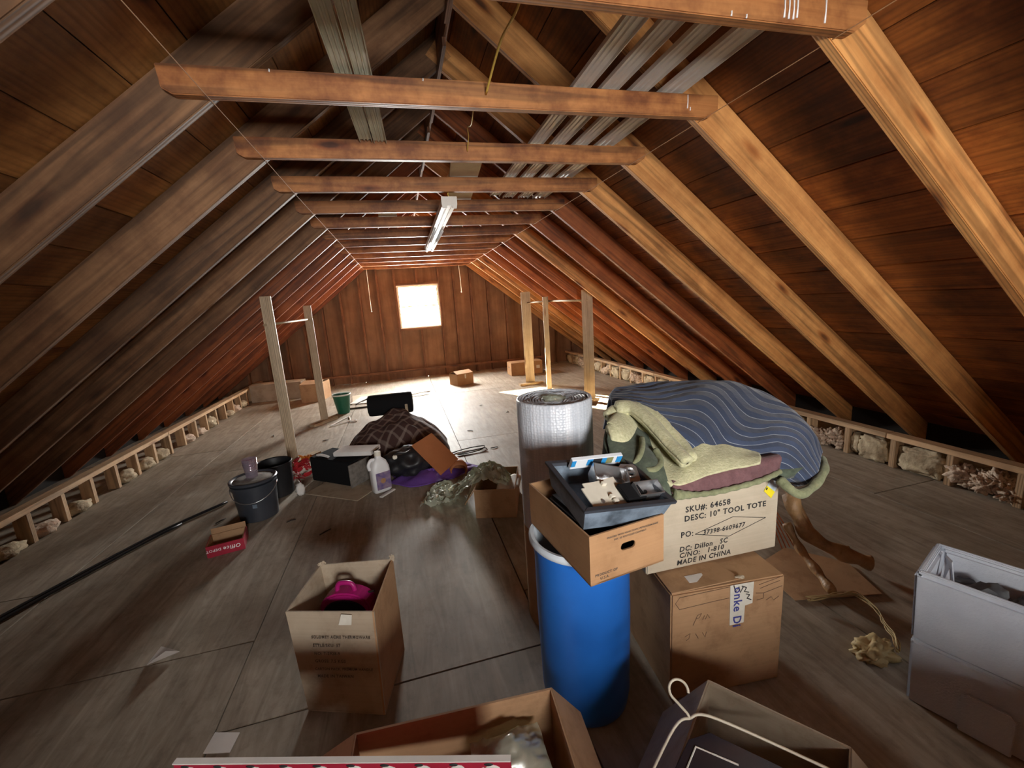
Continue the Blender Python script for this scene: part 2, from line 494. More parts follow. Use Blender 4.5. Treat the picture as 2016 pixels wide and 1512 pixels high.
def navy_mat():
    a = N('navy_quilt')
    tc = a.n('TexCoord'); sx = a.n('SeparateXYZ'); a.l(tc.outputs['UV'], sx.inputs[0])
    def ma(op, x, y=None):
        q = a.n('Math', operation=op)
        for i, v in ((0, x), (1, y)):
            if v is None: continue
            if hasattr(v, 'links'): a.l(v, q.inputs[i])
            else: q.inputs[i].default_value = v
        return q.outputs[0]
    s = ma('SINE', ma('MULTIPLY', sx.outputs['X'], 13.0))
    ph = ma('ADD', ma('MULTIPLY', sx.outputs['Y'], 15.0), ma('MULTIPLY', s, 1.15))
    fr = ma('ABSOLUTE', ma('SUBTRACT', ma('FRACT', ph), 0.5))
    line = a.ramp(fr, [(0.012, (1, 1, 1)), (0.035, (0, 0, 0))])
    v = a.coord('Object')
    base = a.ramp(a.noise(v, 7, 4), [(0.3, (0.026, 0.040, 0.078)), (0.7, (0.044, 0.063, 0.118))])
    line = a.mix(1.0, line, a.ramp(sx.outputs['Y'], [(0.08, (0.9, 0.9, 0.9)), (0.45, (1, 1, 1)), (0.66, (0.12, 0.12, 0.12))]), 'MULTIPLY')
    a.color(a.mix(line, base, (0.34, 0.38, 0.44)))
    puff = ma('ADD', a.ramp(fr, [(0.0, (0, 0, 0)), (0.5, (1, 1, 1))]), ma('MULTIPLY', a.noise(v, 35, 3), 0.5))
    a.bump(puff, 0.55, 0.012)
    a.b.inputs['Sheen Weight'].default_value = 0.15
    return a.set(Roughness=0.85)
M['navy'] = navy_mat()

def fabric(name, c1, c2, ns=90, bump=0.5, bs=140):
    a = N(name)
    v = a.coord('Object')
    c = a.ramp(a.noise(v, ns, 4, 0.7), [(0.32, c1), (0.68, c2)])
    c = a.mix(0.4, c, a.ramp(a.noise(v, 9, 3), [(0.35, W(0.75)), (0.65, W(1.05))]), 'MULTIPLY')
    a.color(c)
    a.bump(a.noise(v, bs, 3), bump, 0.006)
    a.b.inputs['Sheen Weight'].default_value = 0.1
    return a.set(Roughness=0.95)
M['cream'] = fabric('cream_green_blanket', (0.44, 0.43, 0.25), (0.62, 0.60, 0.39))
M['maroon'] = fabric('maroon_quilt_lining', (0.11, 0.05, 0.055), (0.17, 0.085, 0.09), 30, 0.8, 50)
M['quilt'] = fabric('dark_green_quilt', (0.045, 0.062, 0.042), (0.10, 0.125, 0.085), 25, 0.8, 40)
M['olive'] = fabric('olive_binding', (0.165, 0.18, 0.095), (0.27, 0.285, 0.16), 40, 0.6, 60)

def plaid_mat():
    a = N('brown_plaid')
    v = a.coord('Object', (1, 1, 1))
    rot = a.n('Mapping'); rot.inputs['Rotation'].default_value = (0, 0, 0.7); a.l(v, rot.inputs['Vector'])
    v = rot.outputs['Vector']
    nd = a.n('TexNoise'); nd.inputs['Scale'].default_value = 4.0; a.l(v, nd.inputs['Vector'])
    vm = a.n('VectorMath', operation='MULTIPLY_ADD'); a.l(nd.outputs['Color'], vm.inputs[0])
    vm.inputs[1].default_value = (0.05, 0.05, 0.05); a.l(v, vm.inputs[2])
    out = None
    for d in ('X', 'Y'):
        x = a.n('TexWave', wave_type='BANDS', bands_direction=d)
        x.inputs['Scale'].default_value = 3.6
        a.l(vm.outputs[0], x.inputs['Vector'])
        r = a.ramp(x.outputs['Fac'], [(0.80, (0, 0, 0)), (0.93, (0.7, 0.7, 0.7))])
        out = r if out is None else a.mix(0.8, out, r, 'ADD')
    a.color(a.mix(out, (0.050, 0.022, 0.018), (0.20, 0.15, 0.125)))
    a.bump(a.noise(v, 18, 3), 0.4, 0.02)
    return a.set(Roughness=0.95)
M['plaid'] = plaid_mat()

# ------------------------------------------------------------------ room geometry constants
CX = 0.42                      # ridge line
SL = 0.78                      # slope
TH = math.atan(SL)
ZR = 3.076                     # underside of the roof boards at the ridge
Y0, Y1 = -2.20, 8.69           # inside faces of the two gables
def ty(n): return 1.74 + 0.61 * n          # near face of collar tie n
def roofz(x): return ZR - SL * abs(x - CX)
def slope_matrix(side, y, s=0.0, lift=0.0):
    """local x runs down the slope, y along the attic, z out of the roof"""
    d = V(side * math.cos(TH), 0, -math.sin(TH))
    up = V(side * math.sin(TH), 0, math.cos(TH))
    yy = up.cross(d)
    o = V(CX, y, ZR) + d * s + up * lift
    return Matrix(((d.x, yy.x, up.x, o.x), (d.y, yy.y, up.y, o.y), (d.z, yy.z, up.z, o.z), (0, 0, 0, 1)))

# ---- floor
floor = thing('floor', 'gray plywood subfloor of the attic', 'floor', kind='structure')
G().box((CX, 3.22, -0.06), (7.9, 11.4, 0.06)).put('subfloor', M['subfloor'], floor)
xs = [0.44 - 1.22 * 3.3, 0.44 - 2.44, 0.44 - 1.22, 0.44, 0.44 + 1.22, 0.44 + 2.44, 0.44 + 1.22 * 3.25]
sheet_cache = {}
for i in range(len(xs) - 1):
    off = [0.2, 2.1 - 0.23, 1.44, 1.78, 0.7, 1.9][i] - 4.88
    y = off
    y -= 2.44
    while y < 8.75:
        a, b = max(y, -2.3), min(y + 2.44, 8.72)
        if b - a > 0.05:
            wd, ln = xs[i + 1] - xs[i] - 0.005, b - a - 0.005
            key = (round(wd, 3), round(ln, 3))
            if key not in sheet_cache:
                sheet_cache[key] = G().box((0, 0, -0.009), (ln, wd, 0.018)).mesh('plywood_sheet', bev=0.0015)
                sheet_cache[key].materials.append(M['floor'])
            link('plywood_sheet', sheet_cache[key], floor, Matrix.Translation(V((xs[i] + xs[i + 1]) / 2, (a + b) / 2, random.uniform(-.0008, .0004))) @ Matrix.Rotation(math.pi / 2, 4, 'Z'))
        y += 2.44

# ---- roof: boards, rafters, collar ties
ceiling = thing('ceiling', 'board sheathed attic roof with exposed rafters and collar ties', 'ceiling', kind='structure')
for s in (-1, 1):
    G().box((2.42, 0, 0.05), (4.95, 11.4, 0.05), slope_matrix(s, 3.22)).put('roof_deck', M['felt'], ceiling)
PITCH = 0.232
cache = {}
for s in (-1, 1):
    for k in range(21):
        s0 = max(0.012, (k - 1) * PITCH + 0.094)
        s1 = min(k * PITCH + 0.094, 4.80)
        cuts = sorted(random.sample([0, 1, 2, 3, 4, 5, 6, 7, 8, 9, 10], 2))
        ys = [-2.25] + [ty(c) + 0.057 for c in cuts] + [8.73]
        for a, b in zip(ys, ys[1:]):
            if b - a < 0.2: continue
            key = (round(s1 - s0, 3), round(b - a, 3))
            if key not in cache:
                g = G(); g.box((0, 0, 0.0095), (b - a - 0.004, s1 - s0 - 0.0035, 0.019))
                cache[key] = g.mesh('roof_board', bev=0.002)
            m = cache[key]
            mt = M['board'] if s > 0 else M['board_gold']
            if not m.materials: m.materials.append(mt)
            elif m.materials[0] is not mt:
                key2 = key + (s,)
                if key2 not in cache:
                    cache[key2] = m.copy(); cache[key2].materials.clear(); cache[key2].materials.append(mt)
                m = cache[key2]
            Mx = slope_matrix(s, (a + b) / 2, (s0 + s1) / 2, random.uniform(0, 0.003)) @ Matrix.Rotation(math.pi / 2, 4, 'Z')
            link('roof_board', m, ceiling, Mx)
RD = 0.1617
RL = 3.80 / math.cos(TH)
def rafter_mesh(mat, seed):
    random.seed(seed)
    g = G()
    L = RL; t = 0.038
    tp = RD * SL
    p = [V(0.02 - 0.0, -t / 2, -RD), V(L, -t / 2, -RD), V(L, t / 2, -RD), V(0.02, t / 2, -RD),
         V(0.02, -t / 2, 0), V(L, -t / 2, 0), V(L, t / 2, 0), V(0.02, t / 2, 0)]
    g.hexa(p)
    m = g.mesh('rafter', bev=0.003)
    m.materials.append(mat)
    return m
rm = {k: rafter_mesh(M[k], 3) for k in ('rafter', 'rafter_red', 'rafter_gray')}
random.seed(11)
for n in range(-6, 12):
    for s in (-1, 1):
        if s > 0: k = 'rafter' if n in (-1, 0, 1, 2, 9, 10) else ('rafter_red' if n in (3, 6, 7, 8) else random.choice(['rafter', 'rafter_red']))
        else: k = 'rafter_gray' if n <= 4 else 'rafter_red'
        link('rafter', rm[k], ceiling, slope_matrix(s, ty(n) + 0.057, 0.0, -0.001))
tie_len = 2.115
tm = None
g = G()
g.poly([(-tie_len / 2, 0, 0.018), (-tie_len / 2 + 0.03, 0, 0), (tie_len / 2 - 0.045, 0, 0), (tie_len / 2, 0, 0.03), (tie_len / 2, 0, 0.089), (-tie_len / 2 - 0.005, 0, 0.089)], (0, 0.038, 0))
tm = g.mesh('collar_tie', bev=0.003); tm.materials.append(M['tie'])
for n in range(-6, 12):
    Mx = Matrix.Translation(V(0.41 + random.uniform(-.012, .012), ty(n), 2.127)) @ Matrix.Rotation(random.uniform(-.002, .002), 4, 'Y')
    link('collar_tie', tm, ceiling, Mx)
G().box((0, 0, 0), (10.9, 0.02, 0.20)).put('ridge_board', M['ridge'], ceiling).matrix_local = Matrix.Translation(V(CX, 3.22, ZR - 0.12)) @ Matrix.Rotation(math.pi / 2, 4, 'Z')
for n, dx in ((1, -.03), (2, 0.01), (3, .02), (4, .0), (5, .015)):
    G().box((0, 0, 0), (0.42, 0.02, 0.045)).put('ridge_strip', M['ridge'], ceiling).matrix_local = Matrix.Translation(V(CX + dx * .3 - .012, ty(n) - 0.1, ZR - 0.245)) @ Matrix.Rotation(math.pi / 2, 4, 'Z')

# ---- far gable wall
far = thing('wall_far', 'brown stud gable wall around the bright far window', 'wall', kind='structure')
stud_x = [-3.14, -2.79, -2.43, -2.08, -1.73, -1.38, -1.035, -0.68, -0.34, -0.022, 0.40, 0.822, 1.117, 1.45, 1.79, 2.16, 2.52, 2.88, 3.24, 3.6, 3.95]
def vert_board(name, x, wd, y, th, z0, z1, mat, par):
    """upright board, grain vertical; object origin at its middle"""
    h = z1 - z0
    g = G().box((0, 0, 0), (h, wd, th))
    o = g.put(name, mat, par, bev=0.002)
    o.matrix_local = Matrix.Translation(V(x, y, (z0 + z1) / 2)) @ Matrix(((0, 1, 0, 0), (0, 0, 1, 0), (1, 0, 0, 0), (0, 0, 0, 1)))
    return o
for x in stud_x:
    top = min(roofz(x - .02), roofz(x + .02)) - 0.03
    if top < 0.3: continue
    if abs(x - 0.40) < 0.01:
        vert_board('stud', x, 0.038, 8.645, 0.089, 0.0, WZ0 - 0.04, M['stud'], far)
        vert_board('stud', x, 0.038, 8.645, 0.089, WZ1 + 0.04, top, M['stud'], far)
    else:
        vert_board('stud', x, 0.038, 8.645, 0.089, 0.0, top, M['stud'], far)
edges = [-3.45] + stud_x + [4.30]
def panel(x0, x1, z0, ztop=None):
    za = min(ztop, roofz(x0)) if ztop else roofz(x0)
    zb = min(ztop, roofz(x1)) if ztop else roofz(x1)
    if max(za, zb) < 0.12: return
    pts = [(x0, 8.69, z0), (x1, 8.69, z0), (x1, 8.69, max(zb, z0 + .02)), (x0, 8.69, max(za, z0 + .02))]
    G().poly(pts, (0, 0.03, 0)).put('wall_panel', M['panel'], far)
for a, b in zip(edges, edges[1:]):
    a2, b2 = a + 0.001, b - 0.001
    if a >= -0.03 and b <= 0.83:
        aa, bb = (0.0 if a < 0.1 else a2), (0.80 if b > 0.7 else b2)
        panel(aa, bb, 0.0, WZ0); panel(aa, bb, WZ1)
        if aa == 0.0: panel(a2, 0.0, 0.0)
        if bb == 0.80: panel(0.80, b2, 0.0)
    elif a < CX < b: panel(a2, CX, 0.0); panel(CX, b2, 0.0)
    else: panel(a2, b2, 0.0)
o = G().box((0, 0, 0), (5.4, 0.03, 0.045)).put('girt', M['stud'], far, bev=0.002)
o.location = (0.3, 8.575, 0.165)
o = G().box((0, 0, 0), (0.80, 0.085, 0.038)).put('window_header', M['stud'], far, bev=0.002); o.location = (0.40, 8.645, WZ1 + 0.021)
o = G().box((0, 0, 0), (0.80, 0.085, 0.038)).put('window_sill_board', M['stud'], far, bev=0.002); o.location = (0.40, 8.645, WZ0 - 0.021)

def window(name, x0, x1, z0, z1, y, label, glass='glass'):
    wn = thing(name, label, 'window', (0, 0, 0), kind='structure')
    t = 0.022
    fr = wood(name + '_paint', (0.55, 0.48, 0.36), (0.68, 0.6, 0.47), (0.6, 0.5, 0.4), 0.6, 0, 0.3, 0.05)
    for zz in (z0 + t / 2, z1 - t / 2):
        q = G().box((0, 0, 0), (x1 - x0, 0.08, t)).put('window_frame', fr, wn, bev=0.002); q.location = ((x0 + x1) / 2, y, zz)
    for xx in (x0 + t / 2, x1 - t / 2):
        vert_board('window_frame', xx, t, y, 0.08, z0 + t, z1 - t, fr, wn)
    zm = (z0 + z1) / 2
    for k, (a, b, yy) in enumerate(((z0 + t, zm, y + 0.012), (zm, z1 - t, y - 0.012))):
        f = G()
        xa, xb, sw = x0 + t, x1 - t, 0.020
        f.box(((xa + xb) / 2, yy, a + sw / 2), (xb - xa, 0.02, sw)); f.box(((xa + xb) / 2, yy, b - sw / 2), (xb - xa, 0.02, sw))
        f.box((xa + sw / 2, yy, (a + b) / 2), (sw, 0.02, b - a - 2 * sw)); f.box((xb - sw / 2, yy, (a + b) / 2), (sw, 0.02, b - a - 2 * sw))
        sash = f.put('sash', fr, wn)
        G().box(((xa + xb) / 2, yy, (a + b) / 2), (xb - xa - 2 * sw, 0.004, b - a - 2 * sw)).put('pane', M[glass], sash)
    return wn
window('window_1', WX0, WX1, WZ0, WZ1, 8.66, 'bright double-hung window in the far gable wall')

# ---- gable behind the camera
near = thing('wall_near', 'boarded gable wall behind the viewer', 'wall', kind='structure')
for x0, x1, z0, z1 in ((-3.5, VX0, 0, 0), (VX1, 4.35, 0, 0), (VX0, VX1, 0, VZ0), (VX0, VX1, VZ1, 0)):
    if z1 == 0:
        xs_ = [x0, x1] if not (x0 < CX < x1) else [x0, CX, x1]
        top = [(x, Y0, max(roofz(x), z0 + 0.01)) for x in reversed(xs_)]
    else: top = [(x1, Y0, z1), (x0, Y0, z1)]
    G().poly([(x0, Y0, z0), (x1, Y0, z0)] + top, (0, -0.08, 0)).put('wall_panel', M['panel'], near)
window('window_2', VX0, VX1, VZ0, VZ1, Y0 - 0.04, 'unseen window with dimming glass in the gable wall behind the viewer', 'dimming_glass')  # glass tint lowers the light from this unseen window

# ---- knee walls with insulation
def knee(side, name, label):
    kw = thing(name, label, 'wall', kind='structure')
    xi = CX + side * 2.97
    xc = xi + side * 0.045
    for a, b in ((Y0 + .01, 2.2), (2.203, 5.2), (5.203, 8.55)):
        q = G().box((0, 0, 0), (b - a, 0.089, 0.038)).put('top_plate', M['plate'], kw, bev=0.003)
        q.matrix_local = Matrix.Translation(V(xc, (a + b) / 2, 0.231)) @ Matrix.Rotation(math.pi / 2, 4, 'Z')
    y = -1.2
    ms = G().box((0, 0, 0), (0.21, 0.038, 0.085)).mesh('knee_stud', bev=0.002); ms.materials.append(M['plate'])
    while y < 8.5:
        link('knee_stud', ms, kw, Matrix.Translation(V(xc, y, 0.106)) @ Matrix(((0, 0, 1, 0), (0, 1, 0, 0), (1, 0, 0, 0), (0, 0, 0, 1))))
        y += 0.305 if side < 0 else 0.335
    q = G().box((0, 0, 0), (9.9, 0.012, 0.55)).put('eave_board', M['felt'], kw)
    q.matrix_local = Matrix.Translation(V(CX + side * 3.72, 3.6, 0.2)) @ Matrix.Rotation(math.pi / 2, 4, 'Z')
    y = -1.2 if side < 0 else -1.2
    st = 0.305 if side < 0 else 0.335
    k = 0
    while y < 8.4:
        yc = y + st / 2
        sd = k * 1.37 + side
        if y > 0.6:
            g = G()
            if side > 0:
                if k % 3 == 0:
                    g.blob((xc + 0.02, yc, 0.10), (0.07, st * 0.47, 0.10), 0.26, 3.1, 4, sd, -0.095, None, 0.55)
                    g.put('insulation_batt', M['batt'], kw, True)
                elif k % 3 == 1:
                    g.blob((xc + 0.015, yc - 0.02, 0.09), (0.07, st * 0.34, 0.105), 0.24, 2.8, 4, sd, -0.09, None, 0.5)
                    g.blob((xc + 0.02, yc + st * .33, 0.10), (0.06, st * 0.14, 0.09), 0.3, 3.0, 3, sd + 4, -0.1, None, 0.6)
                    g.put('insulation_batt', M['batt'], kw, True)
                else:
                    for j in range(5):
                        g.blob((xc + random.uniform(-.02, .03), yc + (j - 2) * st * 0.17, 0.07 + random.uniform(-.02, .06)), (0.06, 0.065, 0.06), 0.75, 3.6, 4, sd + j, -0.06)
                    g.put('insulation_batt', M['fluff'], kw, True)
            elif k % 4 != 1:
                hh = random.choice((0.045, 0.06, 0.08))
                g.blob((xc + 0.0, yc + random.uniform(-.03, .03), hh * 0.8), (0.075, st * 0.36, hh), 0.35, 2.2, 3, sd, -hh * 0.8)
                g.put('insulation_batt', random.choice([M['batt'], M['fluff']]), kw, True)
        y += st; k += 1
    return kw
knee(-1, 'wall_left', 'low knee wall along the left eave with open studs')
knee(1, 'wall_right', 'low knee wall along the right eave stuffed with insulation')

# ---- soft shells outside so no daylight leaks under the eaves
for s in (-1, 1):
    q = G().box((0, 0, 0), (0.05, 11.4, 0.7)).put('trim_1' if s < 0 else 'trim_2', M['felt'], None, kind='structure', label='dark eave closure board at the foot of the %s roof slope' % ('left' if s < 0 else 'right'), cat='trim')
    q.location = (CX + s * 3.86, 3.22, 0.2)
# ---- unseen partition and board guard added behind the viewer to shade the near things
gw = thing('shade_wall_back', 'added unseen board partition and guard behind the viewer, shading the near things', 'wall', kind='structure')
PX0, PX1, PY = -0.27, 1.55, -0.60
for x0, x1 in ((-3.35, PX0), (PX1, 4.2)):
    n_ = 14
    for k in range(n_):
        a, c = x0 + (x1 - x0) * k / n_, x0 + (x1 - x0) * (k + 1) / n_ - .002
        if min(roofz(a), roofz(c)) < .2: continue
        G().poly([(a, PY, 0), (c, PY, 0), (c, PY, roofz(c) - .005), (a, PY, roofz(a) - .005)], (0, 0.02, 0)).put('shade_partition_board', M['board'], gw)
for k in range(5):
    q = G().box((0, 0, 0), (PX1 - PX0, 0.02, 0.168)).put('shade_guard_board', M['board'], gw, bev=.002); q.location = ((PX0 + PX1) / 2, PY + .03, 0.085 + k * 0.171)
# ================================================================== things
ZI = Matrix.Identity(4)
UPX = Matrix(((0, 0, 1, 0), (0, 1, 0, 0), (1, 0, 0, 0), (0, 0, 0, 1)))

def open_box(name, label, loc, rot, wd, dp, h, mat, th=0.005, flaps=(), group=None, cat='box', inner=None, hole=False, tilt=None):
    """an open carton: bottom and four walls; flaps: (side, length, opening angle) folded out from the rim"""
    t = thing(name, label, cat, loc, rot, group)
    g = G()
    g.box((0, 0, th / 2), (wd, dp, th))
    g.box((-wd / 2 + th / 2, 0, h / 2), (th, dp, h)); g.box((wd / 2 - th / 2, 0, h / 2), (th, dp, h))
    g.box((0, dp / 2 - th / 2, h / 2), (wd - 2 * th, th, h))
    if hole:
        hz, hw, hh = hole
        y = -dp / 2 + th / 2; x0 = -wd / 2 + th; x1 = wd / 2 - th
        g.box((0, y, (hz - hh) / 2), (x1 - x0, th, hz - hh)); g.box((0, y, (hz + hh + h) / 2), (x1 - x0, th, h - hz - hh))
        n = 8
        for sgn in (-1, 1):
            pts = [(sgn * x1, y - th / 2, hz - hh), (sgn * x1, y - th / 2, hz + hh)]
            arc = [(sgn * (hw - hh + hh * math.cos(a)), y - th / 2, hz + hh * math.sin(a)) for a in [math.pi / 2 - i * math.pi / n for i in range(n + 1)]]
            pts = pts + arc
            if sgn > 0: pts = pts[::-1]
            g.poly(pts, (0, th, 0))
        g.box((0, y, hz), (0.0001, 0.0001, 0.0001))
    else:
        g.box((0, -dp / 2 + th / 2, h / 2), (wd - 2 * th, th, h))
    g.put('carton', mat, t)
    for side, ln, ang in flaps:
        fw = {'f': wd, 'b': wd, 'l': dp, 'r': dp}[side]
        rz = {'f': 0, 'r': math.pi / 2, 'b': math.pi, 'l': -math.pi / 2}[side]
        off = {'f': dp / 2, 'b': dp / 2, 'l': wd / 2, 'r': wd / 2}[side] - th / 2
        fm = Matrix.Rotation(rz, 4, 'Z') @ Matrix.Translation(V(0, -off, h)) @ Matrix.Rotation(ang, 4, 'X')
        f = G().poly([(-fw / 2 + .003, -th / 2, 0), (fw / 2 - .003, -th / 2, 0), (fw / 2 - .012, -th / 2, ln), (-fw / 2 + .012, -th / 2, ln)], (0, th, 0)).put('flap', mat, t)
        f.matrix_local = fm
    return t

# ---- channels, boards and cables lying on the collar ties
def channel(name, label, p0, p1, wd, mat, group, cat='trim strip'):
    d = V(*p1) - V(*p0)
    t = thing(name, label, cat, p0, 0, group)
    L = d.length
    g = G()
    pr = [(-wd / 2, 0), (wd / 2, 0), (wd / 2, 0.016), (wd / 2 - .003, 0.016), (wd / 2 - .003, 0.004), (wd * .22, 0.004), (wd * .18, 0.009), (wd * .10, 0.009), (wd * .06, 0.004),
          (-wd * .06, 0.004), (-wd * .10, 0.009), (-wd * .18, 0.009), (-wd * .22, 0.004), (-wd / 2 + .003, 0.004), (-wd / 2 + .003, 0.016), (-wd / 2, 0.016)]
    # ribs face down so that the grooves show from below
    pts = [(x, 0, (0.016 - z)) for x, z in pr]
    g.poly(pts, (0, L, 0))
    o = g.put('channel_profile', mat, t)
    yaw = math.atan2(-d.x, d.y); pit = math.asin(d.z / L)
    o.matrix_local = Euler((pit, 0, yaw)).to_matrix().to_4x4()
    return t
ZT = 2.2185
for k, (x, a, b, wd) in enumerate(((0.822, 1.30, 3.50, .078), (0.944, 1.00, 3.56, .080), (1.078, 0.98, 3.57, .082), (1.238, 0.96, 3.58, .105))):
    channel('white_channel', 'white ribbed channel strip across the collar ties, %s from the light fixture' % ('first', 'second', 'third', 'fourth')[k],
            (x - .02 + (.0 if k < 3 else .0), a, ZT), (x + .02 if k < 3 else x - .0, b, ZT), wd, M['trim_white'], 'white strips on the collar ties')
channel('metal_channel', 'dusty green-gray channel lying on the collar ties, its far end broken', (-0.145, 0.9, 2.256), (-0.060, 2.325, 2.196), 0.058, M['trim_green'], 'green-gray channels on the ties')
channel('metal_channel', 'dusty green-gray channel whose ridged side touches its broken twin', (-0.076, 0.9, 2.256), (0.006, 2.335, 2.195), 0.060, M['trim_green'], 'green-gray channels on the ties')

t = thing('ceiling_board', 'pale tan board lying on the collar ties above the light fixture', 'board', (0.545, 3.3, 2.222))
q = G().box((0, 0, 0.009), (0.19, 1.35, 0.018)).put('board_panel', M['pale_board'], t, bev=.002); q.rotation_euler = (0, 0, -0.09)
for (x, y, ln, wd, lab) in ((0.0, 4.22, .34, .16, 'short cream plank across the ties, left of the light fixture'), (0.72, 4.9, .5, .10, 'thin cream plank across the ties, right of the light fixture')):
    G().box((0, 0, 0.007), (wd, ln, 0.014)).put('cream_plank', M['pale_board'], None, bev=.002, label=lab, cat='plank').location = (x, y, 2.2195)

pts = smoothline([(0.425, 1.12, 2.34), (0.427, 1.30, 2.225), (0.416, 1.5, 2.222), (0.412, 1.735, 2.172)], 24)
G().tube(pts, 0.0042, 8).put('yellow_cable', M['cable'], None, True, label='yellow electric cable dropping from above onto the front collar tie', cat='cable')
pts = smoothline([(0.375, 1.788, 2.17), (0.39, 1.95, 2.15), (0.40, 2.1, 2.19), (0.43, 2.25, 2.205), (0.436, 2.345, 2.17)], 24)
G().tube(pts, 0.0026, 8).put('thin_cable', M['cable'], None, True, label='thin cable end sagging between the first two collar ties', cat='cable')
for x, lab in ((-0.528, 'taut string running along the left ends of the collar ties'), (1.385, 'taut string running along the right ends of the collar ties')):
    pts = [(x + random.uniform(-.003, .003), ty(n) - .004, 2.1225 + random.uniform(-.001, .0)) for n in range(-4, 12)]
    G().tube(pts, 0.0016, 6).put('taut_string', M['string'], None, label=lab, cat='string')
for p, lab in (([(-0.485, 8.33, 2.12), (-0.487, 8.33, 1.7), (-0.489, 8.33, 1.385)], 'pull cord with knob hanging left of the far window'), ([(1.205, 8.33, 2.12), (1.212, 8.33, 1.9), (1.217, 8.33, 1.64)], 'shorter pull cord with knob hanging right of the far window')):
    t = thing('pull_cord', lab, 'cord', p[0])
    G().tube([V(*q) - V(*p[0]) for q in p], 0.004, 6).put('cord', M['cord'], t)
    G().lathe([(.003, 0), (.010, -.01), (.012, -.025), (.004, -.034)], 10, tuple(V(*p[-1]) - V(*p[0]))).put('knob', M['cord'], t, True)

for n_, x0, z0, z1 in ((-1, 1.160, 2.19, 2.141), (-1, 1.176, 2.19, 2.139), (-1, 1.192, 2.19, 2.139), (-1, 1.205, 2.19, 2.144), (-1, 1.308, 2.20, 2.139), (-1, .98, 2.142, 2.130), (-1, 1.03, 2.138, 2.129), (0, 1.300, 2.212, 2.160), (0, 1.313, 2.165, 2.152), (0, .18, 2.214, 2.206), (0, -.33, 2.214, 2.206)):
    y_ = ty(n_) - .0008
    G().tube([(x0, y_, z0), (x0 + .001, y_, (z0 + z1) / 2), (x0 - .001, y_, z1)], [.0028, .002, .0032], 6).put('paint_drip', M['jug'], ceiling, True)

# ---- fluorescent fixture under the ties
t = thing('fluorescent_fixture', 'long white two-tube fluorescent shop light hanging under the ties', 'light fixture', (0.405, 2.975, 2.02))
fm = Matrix.Rotation(-0.012, 4, 'Z')
L = 2.30
q = G().poly([(-.045, 0.01, .075), (.045, 0.01, .075), (.045, 0.01, .03), (.020, 0.01, .030), (.012, .01, .022), (-.012, .01, .022), (-.020, .01, .03), (-.045, 0.01, .03)][::-1], (0, L - .02, 0)).put('housing', M['reflector'], t); q.matrix_local = fm
for y in (0.0, L - .012):
    q = G().poly([(-.052, y, .080), (.052, y, .080), (.052, y, .032), (.046, y, .005), (.018, y, .005), (.014, y, .030), (-.014, y, .030), (-.018, y, .005), (-.046, y, .005), (-.052, y, .032)][::-1], (0, .012, 0)).put('end_cap', M['white'], t, bev=.001); q.matrix_local = fm
for x in (-.032, .032):
    q = G().tube([(x, 0.95, .015), (x, L - .012, .015)], 0.0125, 14).put('tube', M['tube'], t, True); q.matrix_local = fm
for y in (.02, L - .2):
    g = G()
    for k in range(9): g.tube([(0.0, y, .078 + k * .013), (0.004 * (-1) ** k, y + .003, .085 + k * .013), (0, y, .093 + k * .013)], .003, 6)
    q = g.put('hanging_chain', M['cable'], t); q.matrix_local = fm
G().tube(smoothline([(0, .02, .19), (.0, .0, .20), (.03, -.05, .23), (.05, -.16, .26), (.06, -.3, .27)], 16), .003, 6).put('supply_cord', M['string'], t, True)

# ---- garment racks
def board_post(par, x, y, z0, z1, wd, th, rz=0.0, name='post'):
    h = z1 - z0
    q = G().box((0, 0, 0), (h, wd, th)).put(name, M['post'], par, bev=.002)
    q.matrix_local = Matrix.Translation(V(x, y, (z0 + z1) / 2)) @ Matrix.Rotation(rz, 4, 'Z') @ Matrix(((0, 1, 0, 0), (0, 0, 1, 0), (1, 0, 0, 0), (0, 0, 0, 1)))
    return q
def foot(par, x, y, ln, wd, th, rz=0.0):
    q = G().box((0, 0, th / 2), (ln, wd, th)).put('foot', M['post'], par, bev=.002)
    q.matrix_local = Matrix.Translation(V(x, y, 0)) @ Matrix.Rotation(rz, 4, 'Z')
t = thing('garment_rack', 'homemade two-post wooden garment rack beside the dark buckets', 'garment rack', (-1.125, 4.23, 0))
board_post(t, 0, 0, 0.035, 1.575, .088, .03, 0.10)
board_post(t, 0.03, 1.57, 0.035, 1.50, .088, .03, 0.10)
foot(t, 0.06, 0.055, .40, .085, .035, 0.95); foot(t, 0.03, 1.52, .40, .085, .035, 0.95)
G().tube([(-.03, -.06, 1.327), (.03, 1.63, 1.332)], .011, 10).put('rod', M['post'], t, True)
t = thing('garment_rack', 'homemade three-post wooden garment rack behind the bubble wrap roll', 'garment rack', (2.12, 6.0, 0))
board_post(t, 0.22, -.93, 0.035, 1.47, .138, .038, -.42)
board_post(t, 0.0, 0.06, 0.0, 1.415, .075, .040, -.25)
board_post(t, -.12, 0.66, 0.035, 1.515, .150, .036, -.22)
foot(t, 0.22, -.90, .42, .09, .035, 1.0); foot(t, -.12, .62, .42, .09, .035, .1)
G().tube([(.215, -.95, 1.335), (.05, .06, 1.352)], .013, 10).put('rod', M['post'], t, True)
G().tube([(.05, .05, 1.352), (-.10, .66, 1.34)], .013, 10).put('rod', M['post'], t, True)
G().tube([(.028, .02, 1.30), (.03, .02, 1.42)], .006, 8).put('peg', M['post'], t, True)

